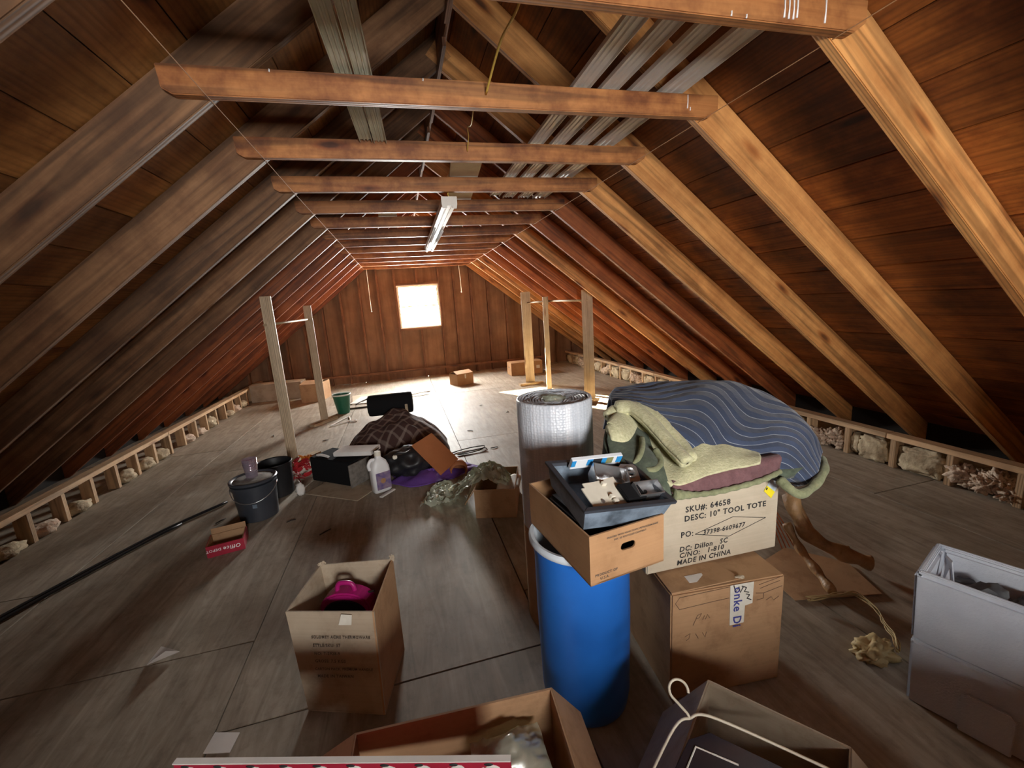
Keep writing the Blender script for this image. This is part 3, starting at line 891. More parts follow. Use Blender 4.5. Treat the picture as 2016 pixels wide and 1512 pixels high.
# ---- far boxes
def closed_box(name, label, loc, rot, wd, dp, h, mat, peak=0.0, cat='box', group=None):
    t = thing(name, label, cat, loc, rot, group)
    G().box((0, 0, h / 2), (wd, dp, h)).put('carton', mat, t, bev=.004)
    for s in (-1, 1):
        q = G().poly([(-wd / 2, 0, 0), (wd / 2, 0, 0), (wd / 2 - .004, dp / 2 - .003, 0), (-wd / 2 + .004, dp / 2 - .003, 0)], (0, 0, .004)).put('flap', mat, t)
        q.matrix_local = Matrix.Translation(V(0, s * dp / 2, h + .001)) @ Matrix.Rotation(math.pi if s > 0 else 0, 4, 'Z') @ Matrix.Rotation(peak, 4, 'X')
    return t
t = closed_box('cardboard_box', 'small brown cardboard box standing alone below the far window', (0.94, 7.36, 0), 0.42, .33, .27, .20, M['card_warm'], 0.32)
G().box((0, -.137, .15), (.03, .002, .07)).put('tape_strip', M['tape'], t)
t = closed_box('cardboard_box', 'long low cardboard box by the far right corner', (2.22, 7.72, 0), 0.02, .62, .30, .235, M['card_warm'], 0.06)
G().box((.22, -.152, .13), (.07, .002, .06)).put('paper_label', M['paper'], t)
G().box((-.311, 0.0, .15), (.002, .06, .022)).put('hand_hole', M['black'], t)
closed_box('cardboard_box', 'tan cardboard box behind the far rack post, flap up, left wall corner', (-1.47, 7.45, 0), -.2, .32, .44, .29, M['card'], 0.15)
closed_box('cardboard_box', 'long grayish cardboard box against the far left corner', (-2.13, 7.9, 0), -.05, .80, .32, .28, M['card_gray'], 0.03)

# ---- green bin, hanger, flattened cartons
t = thing('waste_bin', 'small green plastic bin on the floor near the left rack', 'bin', (-.905, 6.19, 0))
G().lathe([(.075, 0), (.08, .004), (.118, .262), (.114, .262), (.078, .012), (.0, .010)], 32, cap=False).put('bin_body', M['green'], t, 40)
G().lathe([(.114, .258), (.126, .258), (.128, .272), (.122, .278), (.113, .274)], 32, cap=False).put('rim', M['greenrim'], t, True)
for (x, y, z, wd, dp, rz, nm) in ((-.30, 7.05, 0, 1.15, .72, .10, 'flattened carton sheet on the floor below the far window, largest'), (-.55, 6.86, .008, .55, .5, -.25, 'flattened carton piece with dark edges lying on the larger sheet'), (0.05, 7.1, .009, .5, .42, .4, 'pale flattened carton piece, corner pointing right, on the sheet')):
    g = G().box((-wd * .26, 0, .003), (wd * .48, dp, .006)).box((wd * .26, 0, .003), (wd * .50, dp, .006)).box((0, 0, .002), (wd * .06, dp, .004))
    o = g.put('flattened_carton', M['card_white'] if z else M['card_tan'], None, label=nm, cat='cardboard sheet')
    o.location = (x, y, z + .001); o.rotation_euler = (0, 0, rz)
for p, lab in (([(-.78, 6.62, .012), (-.62, 6.86, .03), (-.5, 6.52, .012)], 'bent dark wood strip by the flattened cartons'), ([(-.85, 6.35, .012), (-.45, 6.33, .012)], 'short dark wood strip lying behind the black roll')):
    G().tube(p, .012, 4).put('wood_strip', M['twig'], None, label=lab, cat='wood strip')

def coat_hanger(name, label, M4, mat, r, wd=.40, hgt=.12, hs=1.0):
    t = thing(name, label, 'hanger')
    t.matrix_world = M4
    hook = [V(.030 * math.cos(a) + .0, 0, .075 + .030 * math.sin(a)) for a in [math.radians(d) for d in range(-30, 215, 12)]]
    hook = hook + [V(-.018, 0, .045), V(-.002, 0, .012), V(0, 0, -.002)]
    hook = [p * hs for p in hook]
    G().tube(hook, r, 8).put('hook', mat, t, True)
    G().tube(smoothline([(0, 0, 0), (.05, 0, -.012), (wd / 2, 0, -hgt + .01), (wd / 2 + .006, 0, -hgt), (wd / 2 - .02, 0, -hgt - .006), (-wd / 2 + .02, 0, -hgt - .006), (-wd / 2 - .006, 0, -hgt), (-wd / 2, 0, -hgt + .01), (-.05, 0, -.012), (0, 0, 0)], 60), r, 8).put('hanger_frame', mat, t, True)
    return t
coat_hanger('coat_hanger', 'white coat hanger lying on the floor near the left rack', Matrix.Translation(V(-.78, 5.64, .012)) @ Matrix.Rotation(1.15, 4, 'Z') @ Matrix.Rotation(math.pi / 2, 4, 'X'), M['paper'], .007, .40)

# ---- plaid heap, roll, clutter
def heap(c, rx, ry, h, amp, f, seed, nu=48, nv=14, skirt=0.0):
    rows = []
    for i in range(nv):
        v = i / (nv - 1)
        row = []
        for j in range(nu + 1):
            a = j / nu * 2 * math.pi
            rad = math.sin(v * math.pi / 2) ** 0.8
            wob = 1 + 0.10 * math.sin(3 * a + seed) + 0.06 * math.sin(7 * a + 2 * seed)
            x, y = rx * rad * wob * math.cos(a), ry * rad * wob * math.sin(a)
            z = h * (1 - rad ** 2.6)
            nz = mnoise.noise(V(x * f, y * f, seed)) + 0.5 * mnoise.noise(V(x * f * 2.2, y * f * 2.2, seed + 5))
            z = max(0.006, z + amp * nz * (0.35 + min(1, z / h)))
            row.append(V(c[0] + x, c[1] + y, c[2] + z))
        rows.append(row)
    return rows
o = G().sheet(heap((-.17, 4.28, 0), .51, .56, .345, .085, 4.2, 3.1, 64, 20), .012).put('plaid_blanket', M['plaid'], None, True, label='heaped brown plaid blanket in the middle of the floor', cat='blanket')
sd = o.modifiers.new('smooth', 'SUBSURF'); sd.levels = 1; sd.render_levels = 1
t = thing('felt_roll', 'black roll of roofing felt lying on the plaid heap', 'roll', (-.195, 4.60, .395), -.05)
prof = [(0, -.23)]
g = G().lathe([(.035, -.228), (.085, -.232), (.108, -.224), (.113, -.20), (.113, .20), (.108, .224), (.085, .232), (.035, .228)], 36, M=Matrix.Rotation(math.pi / 2, 4, 'Y'))
g.put('felt_sheet', M['blackfelt'], t, 40)
G().box((.165, -.095, -.045), (.028, .05, .10)).put('wood_prop', M['post'], t, bev=.003)
# leaning hardboard
P = [V(-.023, 3.373, .300), V(.156, 3.548, .330), V(.342, 3.336, .140), V(.174, 3.151, .100)]
nrm = (P[1] - P[0]).cross(P[3] - P[0]).normalized() * .008
G().poly(P, nrm).put('hardboard_panel', M['brownboard'], None, bev=.002, label='square orange-brown hardboard panel leaning on the plaid heap', cat='panel')
# purple cloth and black bag
rows = heap((.12, 3.44, 0), .36, .20, .05, .03, 8, 7.7, 40, 9)
G().sheet(rows, .008).put('purple_cloth', M['purple'], None, True, label='crumpled purple cloth on the floor under the hardboard panel', cat='cloth')
t = thing('black_bag', 'slumped black bag with a pale buckle beside the white jug', 'bag', (-.06, 3.55, 0))
G().blob((0, 0, .10), (.20, .17, .14), .22, 2.2, 4, 2.2, -.095).put('bag_body', M['black'], t, True)
G().tube(smoothline([(-.12, -.08, .20), (-.08, -.12, .235), (-.02, -.12, .225), (.02, -.05, .22)], 16), .008, 8).put('strap', M['black'], t, True)
G().box((-.105, -.115, .20), (.035, .03, .03)).put('buckle', M['beige'], t, bev=.006)
t = thing('carved_bowl', 'dark brown bowl lying on its side by the hardboard panel', 'bowl', (.335, 3.36, .055))
G().lathe([(.02, -.05), (.06, -.04), (.075, .0), (.07, .045), (.06, .045), (.062, .0), (.05, -.03), (.0, -.04)], 28, M=Matrix.Rotation(1.9, 4, 'X'), cap=False).put('bowl_shell', M['brownboard'], t, True)

# black case leaning, white slab, tan side
t = thing('black_case', 'open black case tipped on its side beside the white jug', 'case', (-.625, 3.66, 0), -.70)
g = G().box((0, -.10, .105), (.46, .012, .20)).box((0, .02, .006), (.46, .24, .012)).box((-.224, .02, .105), (.012, .24, .20)).box((0, .02, .204), (.46, .24, .012))
g.put('case_shell', M['blackfelt'], t, bev=.003)
G().box((.24, -.02, .10), (.014, .22, .19)).put('case_end', M['dust'], t, bev=.002)
G().tube(smoothline([(-.19, -.06, .215), (-.15, -.06, .222), (-.10, -.06, .220), (-.05, -.06, .214)], 14), .011, 10).put('white_strap', M['paper'], t, True)
t = thing('white_slab', 'flat white carton lying on top of the black case', 'carton', (-.47, 3.62, .226), -.42)
G().box((0, 0, .018), (.34, .17, .036)).put('carton', M['paper'], t, bev=.003).rotation_euler = (0.0, -.03, 0)
G().box((.171, 0.0, .022), (.0015, .10, .009)).put('printed_line', M['ink_faded'], t)
o = G().box((0, 0, .003), (.52, .24, .006)).put('cardboard_scrap', M['card_gray'], None, label='dusty flat cardboard piece on the floor in front of the black case', cat='cardboard sheet'); o.location = (-.60, 3.40, .0005); o.rotation_euler = (0, 0, -.62)
# jug
t = thing('white_jug', 'white plastic jug with purple label standing by the black case', 'jug', (-.285, 3.285, 0), .42)
t.scale = (1.13, 1.13, 1.13)
g = G()
pr = []
for z, wx, wy in ((0, .058, .040), (.006, .064, .046), (.13, .066, .048), (.175, .063, .047), (.215, .048, .040), (.235, .026, .026), (.245, .019, .019), (.262, .019, .019)):
    pr.append([V(wx * math.copysign(abs(math.cos(a)) ** .55, math.cos(a)), wy * math.copysign(abs(math.sin(a)) ** .55, math.sin(a)), z) for a in [k / 36 * 2 * math.pi for k in range(36)]])
rings = [[g.b.verts.new(p) for p in r] for r in pr]
for a, b in zip(rings, rings[1:]):
    for k in range(36): g.b.faces.new((a[k], a[(k + 1) % 36], b[(k + 1) % 36], b[k]))
g.b.faces.new(rings[0][::-1]); g.b.faces.new(rings[-1])
g.put('jug_body', M['jug'], t, 50)
G().tube(smoothline([(-.018, 0, .225), (-.052, 0, .232), (-.072, 0, .20), (-.066, 0, .165)], 16), .011, 10).put('handle', M['jug'], t, True)
G().lathe([(.022, .255), (.023, .28), (.020, .284)], 20).put('cap', M['beige'], t, 40)
G().box((.004, -.0485, .085), (.10, .002, .12)).put('label_patch', M['labelpurple'], t)
G().lathe([(.018, 0), (.018, .0016)], 20, (0.015, 0, 0), M=Matrix.Translation(V(0, -.0505, .10)) @ Matrix.Rotation(-math.pi / 2, 4, 'X') @ Matrix.Rotation(math.pi / 2, 4, 'Z')).put('label_flower', M['card_warm'], t)
o = G().box((0, 0, .008), (.15, .028, .012)).put('white_stick', M['paper'], None, bev=.003, label='flat white stick lying in front of the white jug', cat='stick'); o.location = (-.24, 3.19, 0); o.rotation_euler = (0, 0, .85)
# red and orange artificial leaves
t = thing('fabric_garland', 'red and orange fabric garland on the floor by the dark buckets', 'garland', (-.97, 3.95, 0))
random.seed(5)
gr, go = G(), G()
for k in range(60):
    a, r_ = random.uniform(0, 6.28), random.random() ** .6
    x, y = .17 * r_ * math.cos(a), .22 * r_ * math.sin(a)
    z = .02 + .10 * (1 - r_) * random.uniform(.5, 1.1) + (.05 if y > .08 else 0)
    Mx = Matrix.Translation(V(x, y, z)) @ Euler((random.uniform(-.9, .9), random.uniform(-.9, .9), random.uniform(0, 6))).to_matrix().to_4x4()
    g_ = go if (y > .09 and x > -.05) else gr
    g_.poly([Mx @ V(*q) for q in ((-.04, 0, 0), (-.015, .018, .004), (.02, .02, .006), (.045, 0, 0), (.02, -.02, .006), (-.015, -.018, .004))], Mx.to_3x3() @ V(0, 0, .003))
gr.put('red_leaves', M['red'], t, kind='stuff', label='red fabric leaves'); go.put('orange_leaves', M['orange'], t, kind='stuff', label='orange fabric leaves')
G().tube([(-.02, -.22, .03), (.0, -.27, .02), (.02, -.30, .012)], .009, 8).put('stem', M['paper'], t, True)

# ---- buckets
t = thing('lidded_bucket', 'charcoal plastic bucket with a dusty lid, nearer of the two buckets', 'bucket', (-1.13, 3.20, 0))
G().lathe([(.115, 0), (.122, .004), (.138, .225), (.138, .232), (.146, .234), (.147, .262), (.141, .264)], 44).put('bucket_body', M['bucketgray'], t, 40)
G().lathe([(.10, .268), (.138, .268), (.151, .276), (.152, .288), (.146, .294), (.134, .290), (.128, .281), (.0, .281)], 44, cap=False).put('lid', M['bucketgray'], t, 40)
G().lathe([(.0, .2825), (.127, .2825), (.127, .2845), (.06, .287), (.0, .286)], 32, cap=False).put('dust_layer', M['dust'], t, True)
G().tube([(-.149, 0, .25)] + [(-.152 * math.cos(a), -.155 * math.sin(a) * .9, .25 - .10 * math.sin(a)) for a in [k * math.pi / 14 for k in range(1, 14)]] + [(.149, 0, .25)], .003, 6).put('bail', M['steel'], t, True)
G().box((.045, -.137, .13), (.03, .003, .028), Matrix.Rotation(-.12, 4, 'Z')).put('moulded_mark', M['tray'], t)
t = thing('plastic_cups', 'stack of clear lilac plastic cups on the lidded bucket', 'cups', (-1.14, 3.22, .288))
for k in range(3):
    z = k * .018
    G().lathe([(.034, z), (.036, z + .001), (.047, z + .10), (.045, z + .10), (.034, z + .006), (0, z + .006)], 24, cap=False).put('cup', M['cup'], t, True)
G().blob((.0, 0, .055), (.026, .026, .04), .3, 3, 2, 1.0).put('tissue_wad', M['paper'], t, True)
t = thing('black_bucket', 'open black bucket with cracked rim, behind the lidded bucket', 'bucket', (-1.095, 3.56, 0))
G().lathe([(.108, 0), (.114, .004), (.128, .25), (.134, .262), (.131, .268), (.124, .262), (.105, .02), (0, .016)], 40, cap=False).put('bucket_body', M['black'], t, 40)
G().lathe([(.0, .17), (.116, .17), (.116, .175), (.06, .19), (0, .185)], 30, cap=False).put('dark_filling', M['twig'], t, True)
o = G().blob((0, 0, .05), (.035, .03, .055), .4, 3, 3, 4, -.048).put('paper_wad', M['paper'], None, True, label='crumpled white paper beside the black bucket', cat='paper'); o.location = (-.905, 3.44, 0)

# ---- red office carton
t = open_box('red_carton', 'small open red-fronted carton with white lettering beside the charcoal bucket', (-1.195, 2.80, 0), .197, .19, .165, .07, M['card'])
G().box((0, -.0845, .036), (.194, .004, .072)).put('front_panel', M['redprint'], t)
for x in (-.0965, .0965): G().box((x, 0, .036), (.003, .168, .072)).put('side_panel', M['redprint'], t)
q = G().poly([(-.094, 0, 0), (.094, 0, 0), (.094, .004, .105), (-.094, .004, .105)], (0, .004, 0)).put('flap', M['card'], t)
q.matrix_local = Matrix.Translation(V(0, .080, .0)) @ Matrix.Rotation(-.05, 4, 'X')
lettering('lettering', [('Office', .080, .048, .033, .1, math.pi), ('DEPOT', -.022, .048, .0225, .0, math.pi)], M['ink_white'], t, Matrix.Translation(V(0, -.0868, 0)))

# ---- wrapped odds and ends on the left
pts = smoothline([(-1.44, 3.52, .012), (-1.70, 3.20, .012), (-1.90, 2.84, .012), (-2.10, 2.44, .012), (-2.2, 2.2, .012)], 24)
G().tube([p + V(-.012, 0, 0) for p in pts], .010, 6).put('black_hose', M['black'], None, True, label='black hose lying along the left floor, upper of a parallel pair', cat='hose')
G().tube([p + V(.026, .0, 0) for p in pts[5:]], .009, 6).put('black_hose', M['black'], None, True, label='black hose lying along the left floor, lower of a parallel pair', cat='hose')
o = G().poly([(-.055, -.03, .002), (-.04, .055, .012), (.055, -.005, .012)], (0, 0, .003)).poly([(-.055, -.03, .002), (.055, -.005, .012), (.02, -.03, .045)], (0, 0, .003)).put('folded_paper', M['paper'], None, label='folded scrap of white paper on the bare left floor', cat='paper')
o.location = (-1.13, 1.90, 0)
o = G().poly([(-.787, 1.374, .001), (-.777, 1.444, .001), (-.691, 1.416, .001), (-.700, 1.35, .001)][::-1], (0, 0, .002)).put('paper_sheet', M['paper'], None, label='flat white paper sheet on the floor by the red holiday carton', cat='paper')
random.seed(21)
for k, (x, y, a) in enumerate(((-1.52, 3.95, .6), (-1.38, 3.2, .9), (-.88, 3.0, .3), (-.62, 2.75, .7), (.62, 4.5, 2.4), (.95, 5.6, .4), (.75, 3.85, 0.1), (1.2, 5.1, 1.1), (-.95, 4.9, .2), (-1.6, 5.4, 1.7))):
    ln = random.uniform(.05, .09)
    o = G().tube([(-ln / 2, 0, .005), (0, random.uniform(-.012, .012), .008), (ln / 2, .005, .005)], [.003, .005, .003], 6).put('twig', M['twig'], None, True, label='small dark twig on the floor ' + ('near the upper end of the black hose', 'left of the charcoal bucket', 'just right of the charcoal bucket', 'between the red carton and the white jug', 'right of the plaid heap', 'in front of the lone far box', 'just beyond the black wire', 'left of the bubble wrap roll', 'left of the plaid heap by the front rack post', 'by the left knee wall behind the front post')[k], cat='twig', group='twigs strewn over the floor')
    o.location = (x, y, 0); o.rotation_euler = (0, 0, a)
pts = smoothline([(.33, 3.86, .01), (.50, 3.92, .012), (.66, 3.90, .02), (.60, 3.82, .012), (.42, 3.78, .01), (.40, 3.80, .01), (.64, 3.84, .02), (.67, 3.80, .01)], 40)
G().tube(pts, .005, 6).put('black_wire', M['twig'], None, True, label='bent black wire on the floor right of the hardboard panel', cat='wire')

# ---- small open carton with plastic
t = open_box('cardboard_box', 'open brown box stuffed with clear plastic, left of the bubble wrap', (.53, 2.70, 0), -.33, .27, .38, .20, M['card'], .005, (('l', .13, 2.55),))
def crumple(name, c, s, amp, seed, mat, label, th=.0015, n=26, f=7.0, parent=None, cat='plastic sheet', dome=0.05):
    rows = []
    for i in range(n):
        rows.append([])
        for j in range(n):
            x, y = (j / (n - 1) - .5) * s[0], (i / (n - 1) - .5) * s[1]
            k = V(x * f, y * f, seed)
            z = dome * max(0, 1 - (2 * x / s[0]) ** 2) * max(0, 1 - (2 * y / s[1]) ** 2) + amp * (mnoise.noise(k) + abs(mnoise.noise(k * 2.7)) * .8 + .4 * mnoise.noise(k * 5))
            rows[-1].append(V(c[0] + x + .3 * amp * mnoise.noise(k + V(9, 0, 0)), c[1] + y + .3 * amp * mnoise.noise(k + V(0, 9, 0)), c[2] + max(z, 0.004)))
    return G().sheet(rows, th).put(name, mat, parent, 60, label=label, cat=cat)
rows = []
path = smoothline([(.62, 2.66, .16), (.56, 2.72, .24), (.46, 2.76, .27), (.36, 2.84, .18), (.27, 2.92, .06), (.16, 2.98, .02), (.06, 3.02, .012)], 60)
for i, p in enumerate(path):
    row = []
    wdt = .10 + .10 * (i / 59)
    for j in range(40):
        u = (j / 39 - .5) * 2
        k = V(i * .22, j * .24, 3.3)
        row.append(p + V(.35 * u * wdt, .9 * u * wdt, max(-p.z + .006, .030 * mnoise.noise(k) + .034 * abs(mnoise.noise(k * 2.1)) + .022 * abs(mnoise.noise(k * 4.7)) - .05 * u * u * min(1, p.z * 4))))
    rows.append(row)
G().sheet(rows, .002).put('plastic_film', M['film'], None, 70, label='crumpled clear plastic film spilling from the brown box onto the floor', cat='plastic film')
o = G().sheet([[V(.56 + (j / 9 - .5) * .16 + i * .008, 2.62 + (i / 9 - .5) * .20, .185 + .012 * math.sin(j * .9 + i * .3)) for j in range(10)] for i in range(10)], .004).put('folded_cloth', M['card_white'], None, True, label='folded off-white paper lying in the box of clear plastic', cat='paper')

# ---- bubble wrap roll
t = thing('bubble_wrap_roll', 'tall standing roll of bubble wrap behind the blue drum', 'roll', (.578, 1.605, 0))
G().lathe([(.152, 0), (.156, .01), (.156, .985), (.153, .998), (.146, 1.0), (.139, .992)], 64, cap=False).put('outer_wrap', M['bubble'], t, True)
rows = []
for i in range(2):
    rows.append([])
sp = [V((.140 - .012 * a / 6.283) * math.cos(a), (.140 - .012 * a / 6.283) * math.sin(a), 0) for a in [k * .16 for k in range(int(8.5 * 6.283 / .16))]]
rows = [[p + V(0, 0, .86) for p in sp], [p + V(0, 0, .992 + .010 * mnoise.noise(p * 30) - .05 * (.14 - p.length)) for p in sp]]
G().sheet(rows, .005).put('wound_layers', M['bubble'], t, True)
G().lathe([(.0, .975), (.05, .972), (.10, .978), (.142, .982)], 40, cap=False).put('core_fill', M['bubble'], t, True)
G().blob((.0, .0, .985), (.05, .045, .018), .5, 3, 3, 2.2).put('crumpled_end', M['film'], t, True)
G().lathe([(.157, 0), (.158, .004), (.158, .44), (.157, .45)], 64, cap=False).put('shade_band', M['card'], t, True)  # brown band paints the shaded, bounce-lit lower part of the roll

# ---- blue drum
t = thing('blue_drum', 'blue plastic drum with pale open rim under the brown file box', 'drum', (.50, 1.19, 0))
G().lathe([(.135, 0), (.145, .012), (.152, .06), (.157, .35), (.156, .56), (.160, .60), (.160, .622)], 64, cap=False).put('drum_body', M['drum'], t, 45)
G().lathe([(.152, .618), (.166, .614), (.172, .622), (.172, .632), (.166, .640), (.156, .638), (.148, .626), (.142, .58), (.138, .40), (0, .39)], 64, cap=False).put('rim_lining', M['drumrim'], t, 45)
# brown file box
t = open_box('file_box', 'brown cardboard file box with hand hole resting on the blue drum', (.505, 1.118, .642), .13, .243, .375, .145, M['card_warm'], .005, (), hole=(.086, .024, .011))
lettering('lettering', [('PRINTED WITH NON-TOXIC PETROLEUM-BASE', -.068, .124, .0072, .1), ('INK. 35 RECYCLED CONTENT', -.046, .114, .0072, .1)], M['ink_faded'], t, Matrix.Translation(V(0, -.1875, 0)))
lettering('lettering', [('PRODUCT OF', -.108, .024, .0105, .1), ('U.S.A.', -.092, .012, .0105, .1)], M['ink_faded'], t, Matrix.Translation(V(0, -.1875, 0)))
G().box((.02, .02, .06), (.18, .26, .10)).put('dark_contents', M['black'], t, bev=.01)
# tray in the file box
TR = Matrix.Translation(V(.522, 1.062, .795)) @ Euler((.17, .13, .077)).to_matrix().to_4x4()
t = thing('plastic_tray', 'worn blue-gray plastic tray tilted on top of the file box', 'tray')
t.matrix_world = TR
wd, dp, h, th = .275, .245, .068, .012
def ringbox(g, w0, d0, w1, d1, z0, z1, th):
    o0 = [V(i * w0 / 2, j * d0 / 2, z0) for i, j in ((-1, -1), (1, -1), (1, 1), (-1, 1))]
    o1 = [V(i * w1 / 2, j * d1 / 2, z1) for i, j in ((-1, -1), (1, -1), (1, 1), (-1, 1))]
    i0 = [V(i * (w0 / 2 - th), j * (d0 / 2 - th), z0) for i, j in ((-1, -1), (1, -1), (1, 1), (-1, 1))]
    i1 = [V(i * (w1 / 2 - th), j * (d1 / 2 - th), z1) for i, j in ((-1, -1), (1, -1), (1, 1), (-1, 1))]
    for k in range(4):
        m = (k + 1) % 4
        g.hexa([o0[k], o0[m], i0[m], i0[k], o1[k], o1[m], i1[m], i1[k]])
g = G(); ringbox(g, .245, .215, wd, dp, 0, h, .006); g.box((0, 0, .003), (.24, .21, .006))
g.put('tray_body', M['tray'], t)
g = G(); ringbox(g, wd + .012, dp + .012, wd + .016, dp + .016, h - .004, h + .006, .017); g.put('rim', M['bucketgray'], t, bev=.001)
def tp(name, label, cat, loc, rot=(0, 0, 0)):
    o = thing(name, label, cat)
    o.matrix_world = TR @ Matrix.Translation(V(*loc)) @ Matrix.Translation(V(0, 0, .012)) @ Matrix.Scale(1.15, 4) @ Euler(rot).to_matrix().to_4x4()
    return o
q = tp('steel_bracket', 'beige notched steel plate lying in the tray', 'bracket', (-.030, -.045, .056), (.30, .05, .10))
G().poly([(-.062, -.045, 0), (-.005, -.052, 0), (.050, -.050, 0), (.050, -.036, 0), (.056, -.034, 0), (.056, -.016, 0), (.050, -.014, 0), (.050, .006, 0), (.044, .010, 0), (.046, .040, 0), (.018, .036, 0), (-.02, .030, 0), (-.056, .028, 0), (-.056, .014, 0), (-.066, .014, 0), (-.066, .006, 0)], (0, 0, .003)).put('plate', M['beige'], q)
for (x, y) in ((.0, .018), (.0, -.022), (.002, -.036)): G().box((x, y, .008), (.013, .009, .010)).put('tab', M['beige'], q, bev=.001)
G().tube([(-.03, -.03, .001), (-.03, -.03, .006)], .005, 12).put('screw', M['steel'], q)
q = tp('steel_box', 'open galvanised electrical box behind the beige plate in the tray', 'electrical box', (.022, .030, .024), (.30, .10, -.30))
g = G(); ringbox(g, .095, .06, .095, .06, 0, .045, .003); g.box((0, 0, .0015), (.094, .059, .003)); g.put('box_shell', M['steel'], q)
q = tp('switch_plate', 'square steel cover with a round opening in the tray', 'cover plate', (.095, .030, .060), (.5, .05, -.1))
g = G()
n = 20
ring = [(.013 * math.cos(k * 2 * math.pi / n), .013 * math.sin(k * 2 * math.pi / n)) for k in range(n)]
sq = []
for cx_, cy_ in ring:
    s_ = .026 / max(abs(cx_ / .013), abs(cy_ / .013)); sq.append((cx_ / .013 * s_, cy_ / .013 * s_))
for k in range(n):
    m = (k + 1) % n
    g.hexa([V(*ring[k], 0), V(*sq[k], 0), V(*sq[m], 0), V(*ring[m], 0), V(*ring[k], .003), V(*sq[k], .003), V(*sq[m], .003), V(*ring[m], .003)])
g.put('plate', M['steel'], q)
G().lathe([(.014, -.004), (.017, .001), (.017, .008), (.012, .010), (.012, -.004)], 24, cap=False).put('collar', M['steel'], q, True)
G().box((0, 0, .004), (.020, .004, .008)).put('crossbar', M['steel'], q)
q = tp('steel_outlet_box', 'bright shallow outlet box at the front corner of the tray', 'electrical box', (.092, -.058, .050), (.45, 0, .06))
g = G(); ringbox(g, .075, .038, .075, .038, 0, .024, .002); g.box((0, 0, .001), (.074, .037, .002)); g.put('box_shell', M['steel'], q)
G().tube([(-.0, 0, .0015), (0, 0, .004)], .005, 10).put('knockout', M['black'], q)
q = tp('black_pad', 'square black foam pad in the tray beside the beige plate', 'pad', (.040, -.062, .055), (.25, 0, .08))
G().box((0, 0, .004), (.058, .052, .012)).put('pad_block', M['blackfelt'], q, bev=.002)
q = tp('blue_package', 'blue and white retail package standing at the back of the tray', 'package', (.008, .094, .060), (.35, -.06, -.02))
G().box((0, 0, .016), (.15, .012, .034)).put('pack', M['packwhite'], q, bev=.001)
for x, wdt, m_ in ((-.069, .012, 'bluepack'), (-.022, .016, 'bluepack'), (0, .026, 'ink'), (.020, .014, 'bluepack'), (.037, .020, 'packolive'), (.066, .016, 'bluepack')):
    G().box((x, -.0065, .020), (wdt, .0012, .022)).put('print_patch', M[m_], q)

# ---- tan box with tool tote carton on top
t = thing('cardboard_box', 'sealed brown carton with torn white tape under the tool tote carton', 'box', (.985, 1.225, 0), -.10)
wd, dp, h = .42, .37, .418
G().box((0, 0, h / 2), (wd, dp, h)).put('carton', M['card'], t, bev=.005)
q = G().poly([(-wd / 2 + .002, -dp / 2 + .002, h + .001), (.045, -dp / 2 + .004, h + .010), (.02, -.06, h + .003), (-wd / 2 + .004, -.03, h + .001)], (0, 0, .004)).put('flap', M['card'], t)
q = G().blob((.045, -dp / 2 + .012, h + .012), (.018, .008, .006), .5, 4, 2, 1.0).put('torn_edge', M['card_tan'], t)
G().poly([(.005, -dp / 2 - .0008, h - .075 * 2.1), (.058, -dp / 2 - .0008, h - .155), (.060, -dp / 2 - .0008, h - .09), (.088, -dp / 2 - .0008, h - .085), (.090, -dp / 2 - .0008, h - .003), (.002, -dp / 2 - .0008, h - .003)], (0, -.0008, 0)).put('tape_strip', M['tape'], t)
lettering('lettering', [('onke Di', .018, h - .012, .043, 0, -math.pi / 2)], M['ink_blue'], t, Matrix.Translation(V(0, -dp / 2 - .0012, 0)))
ink = [[(-.18, -.06), (-.195, -.035), (-.18, -.015), (0, -.008)], [(-.18, -.06), (-.05, -.052), (0, -.05)], [(.10, -.05), (.13, -.055), (.20, -.04)], [(.13, -.055), (.13, -.075), (.105, -.078)],
       [(-.13, -.13), (-.115, -.095), (-.10, -.09), (-.108, -.105), (-.12, -.108)], [(-.095, -.115), (-.09, -.10), (-.085, -.115), (-.078, -.098), (-.07, -.112)],
       [(-.16, -.17), (-.14, -.16), (-.145, -.18), (-.155, -.185)], [(-.12, -.165), (-.11, -.185)], [(-.095, -.165), (-.085, -.185), (-.08, -.165)], [(.11, -.02), (.15, -.012), (.19, -.004)], [(.115, -.035), (.16, -.024), (.19, -.018)], [(.14, -.085), (.16, -.075), (.17, -.09), (.19, -.078)]]
for s_ in ink: G().tube([(x, -dp / 2 - .0003, h + z) for x, z in s_], .0011, 4).put('pen_stroke', M['ink_brown'], t)
for s_ in ([(.015, -.004), (.022, -.03), (.034, -.012), (.04, -.035), (.05, -.015)], [(.045, -.012), (.062, -.02), (.055, -.034), (.072, -.04)], [(.062, -.045), (.075, -.05), (.066, -.062), (.082, -.07)]):
    G().tube([(x, -dp / 2 - .0016, h + z) for x, z in s_], .0022, 4).put('pen_stroke', M['ink'], t)
# white paper bit
o = G().poly([(.845, 1.085, .4235), (.905, 1.075, .4235), (.915, 1.115, .4235), (.85, 1.12, .4235)], (0, 0, .002)).put('paper_scrap', M['paper'], None, label='white paper scrap sticking out under the tool tote carton', cat='paper')

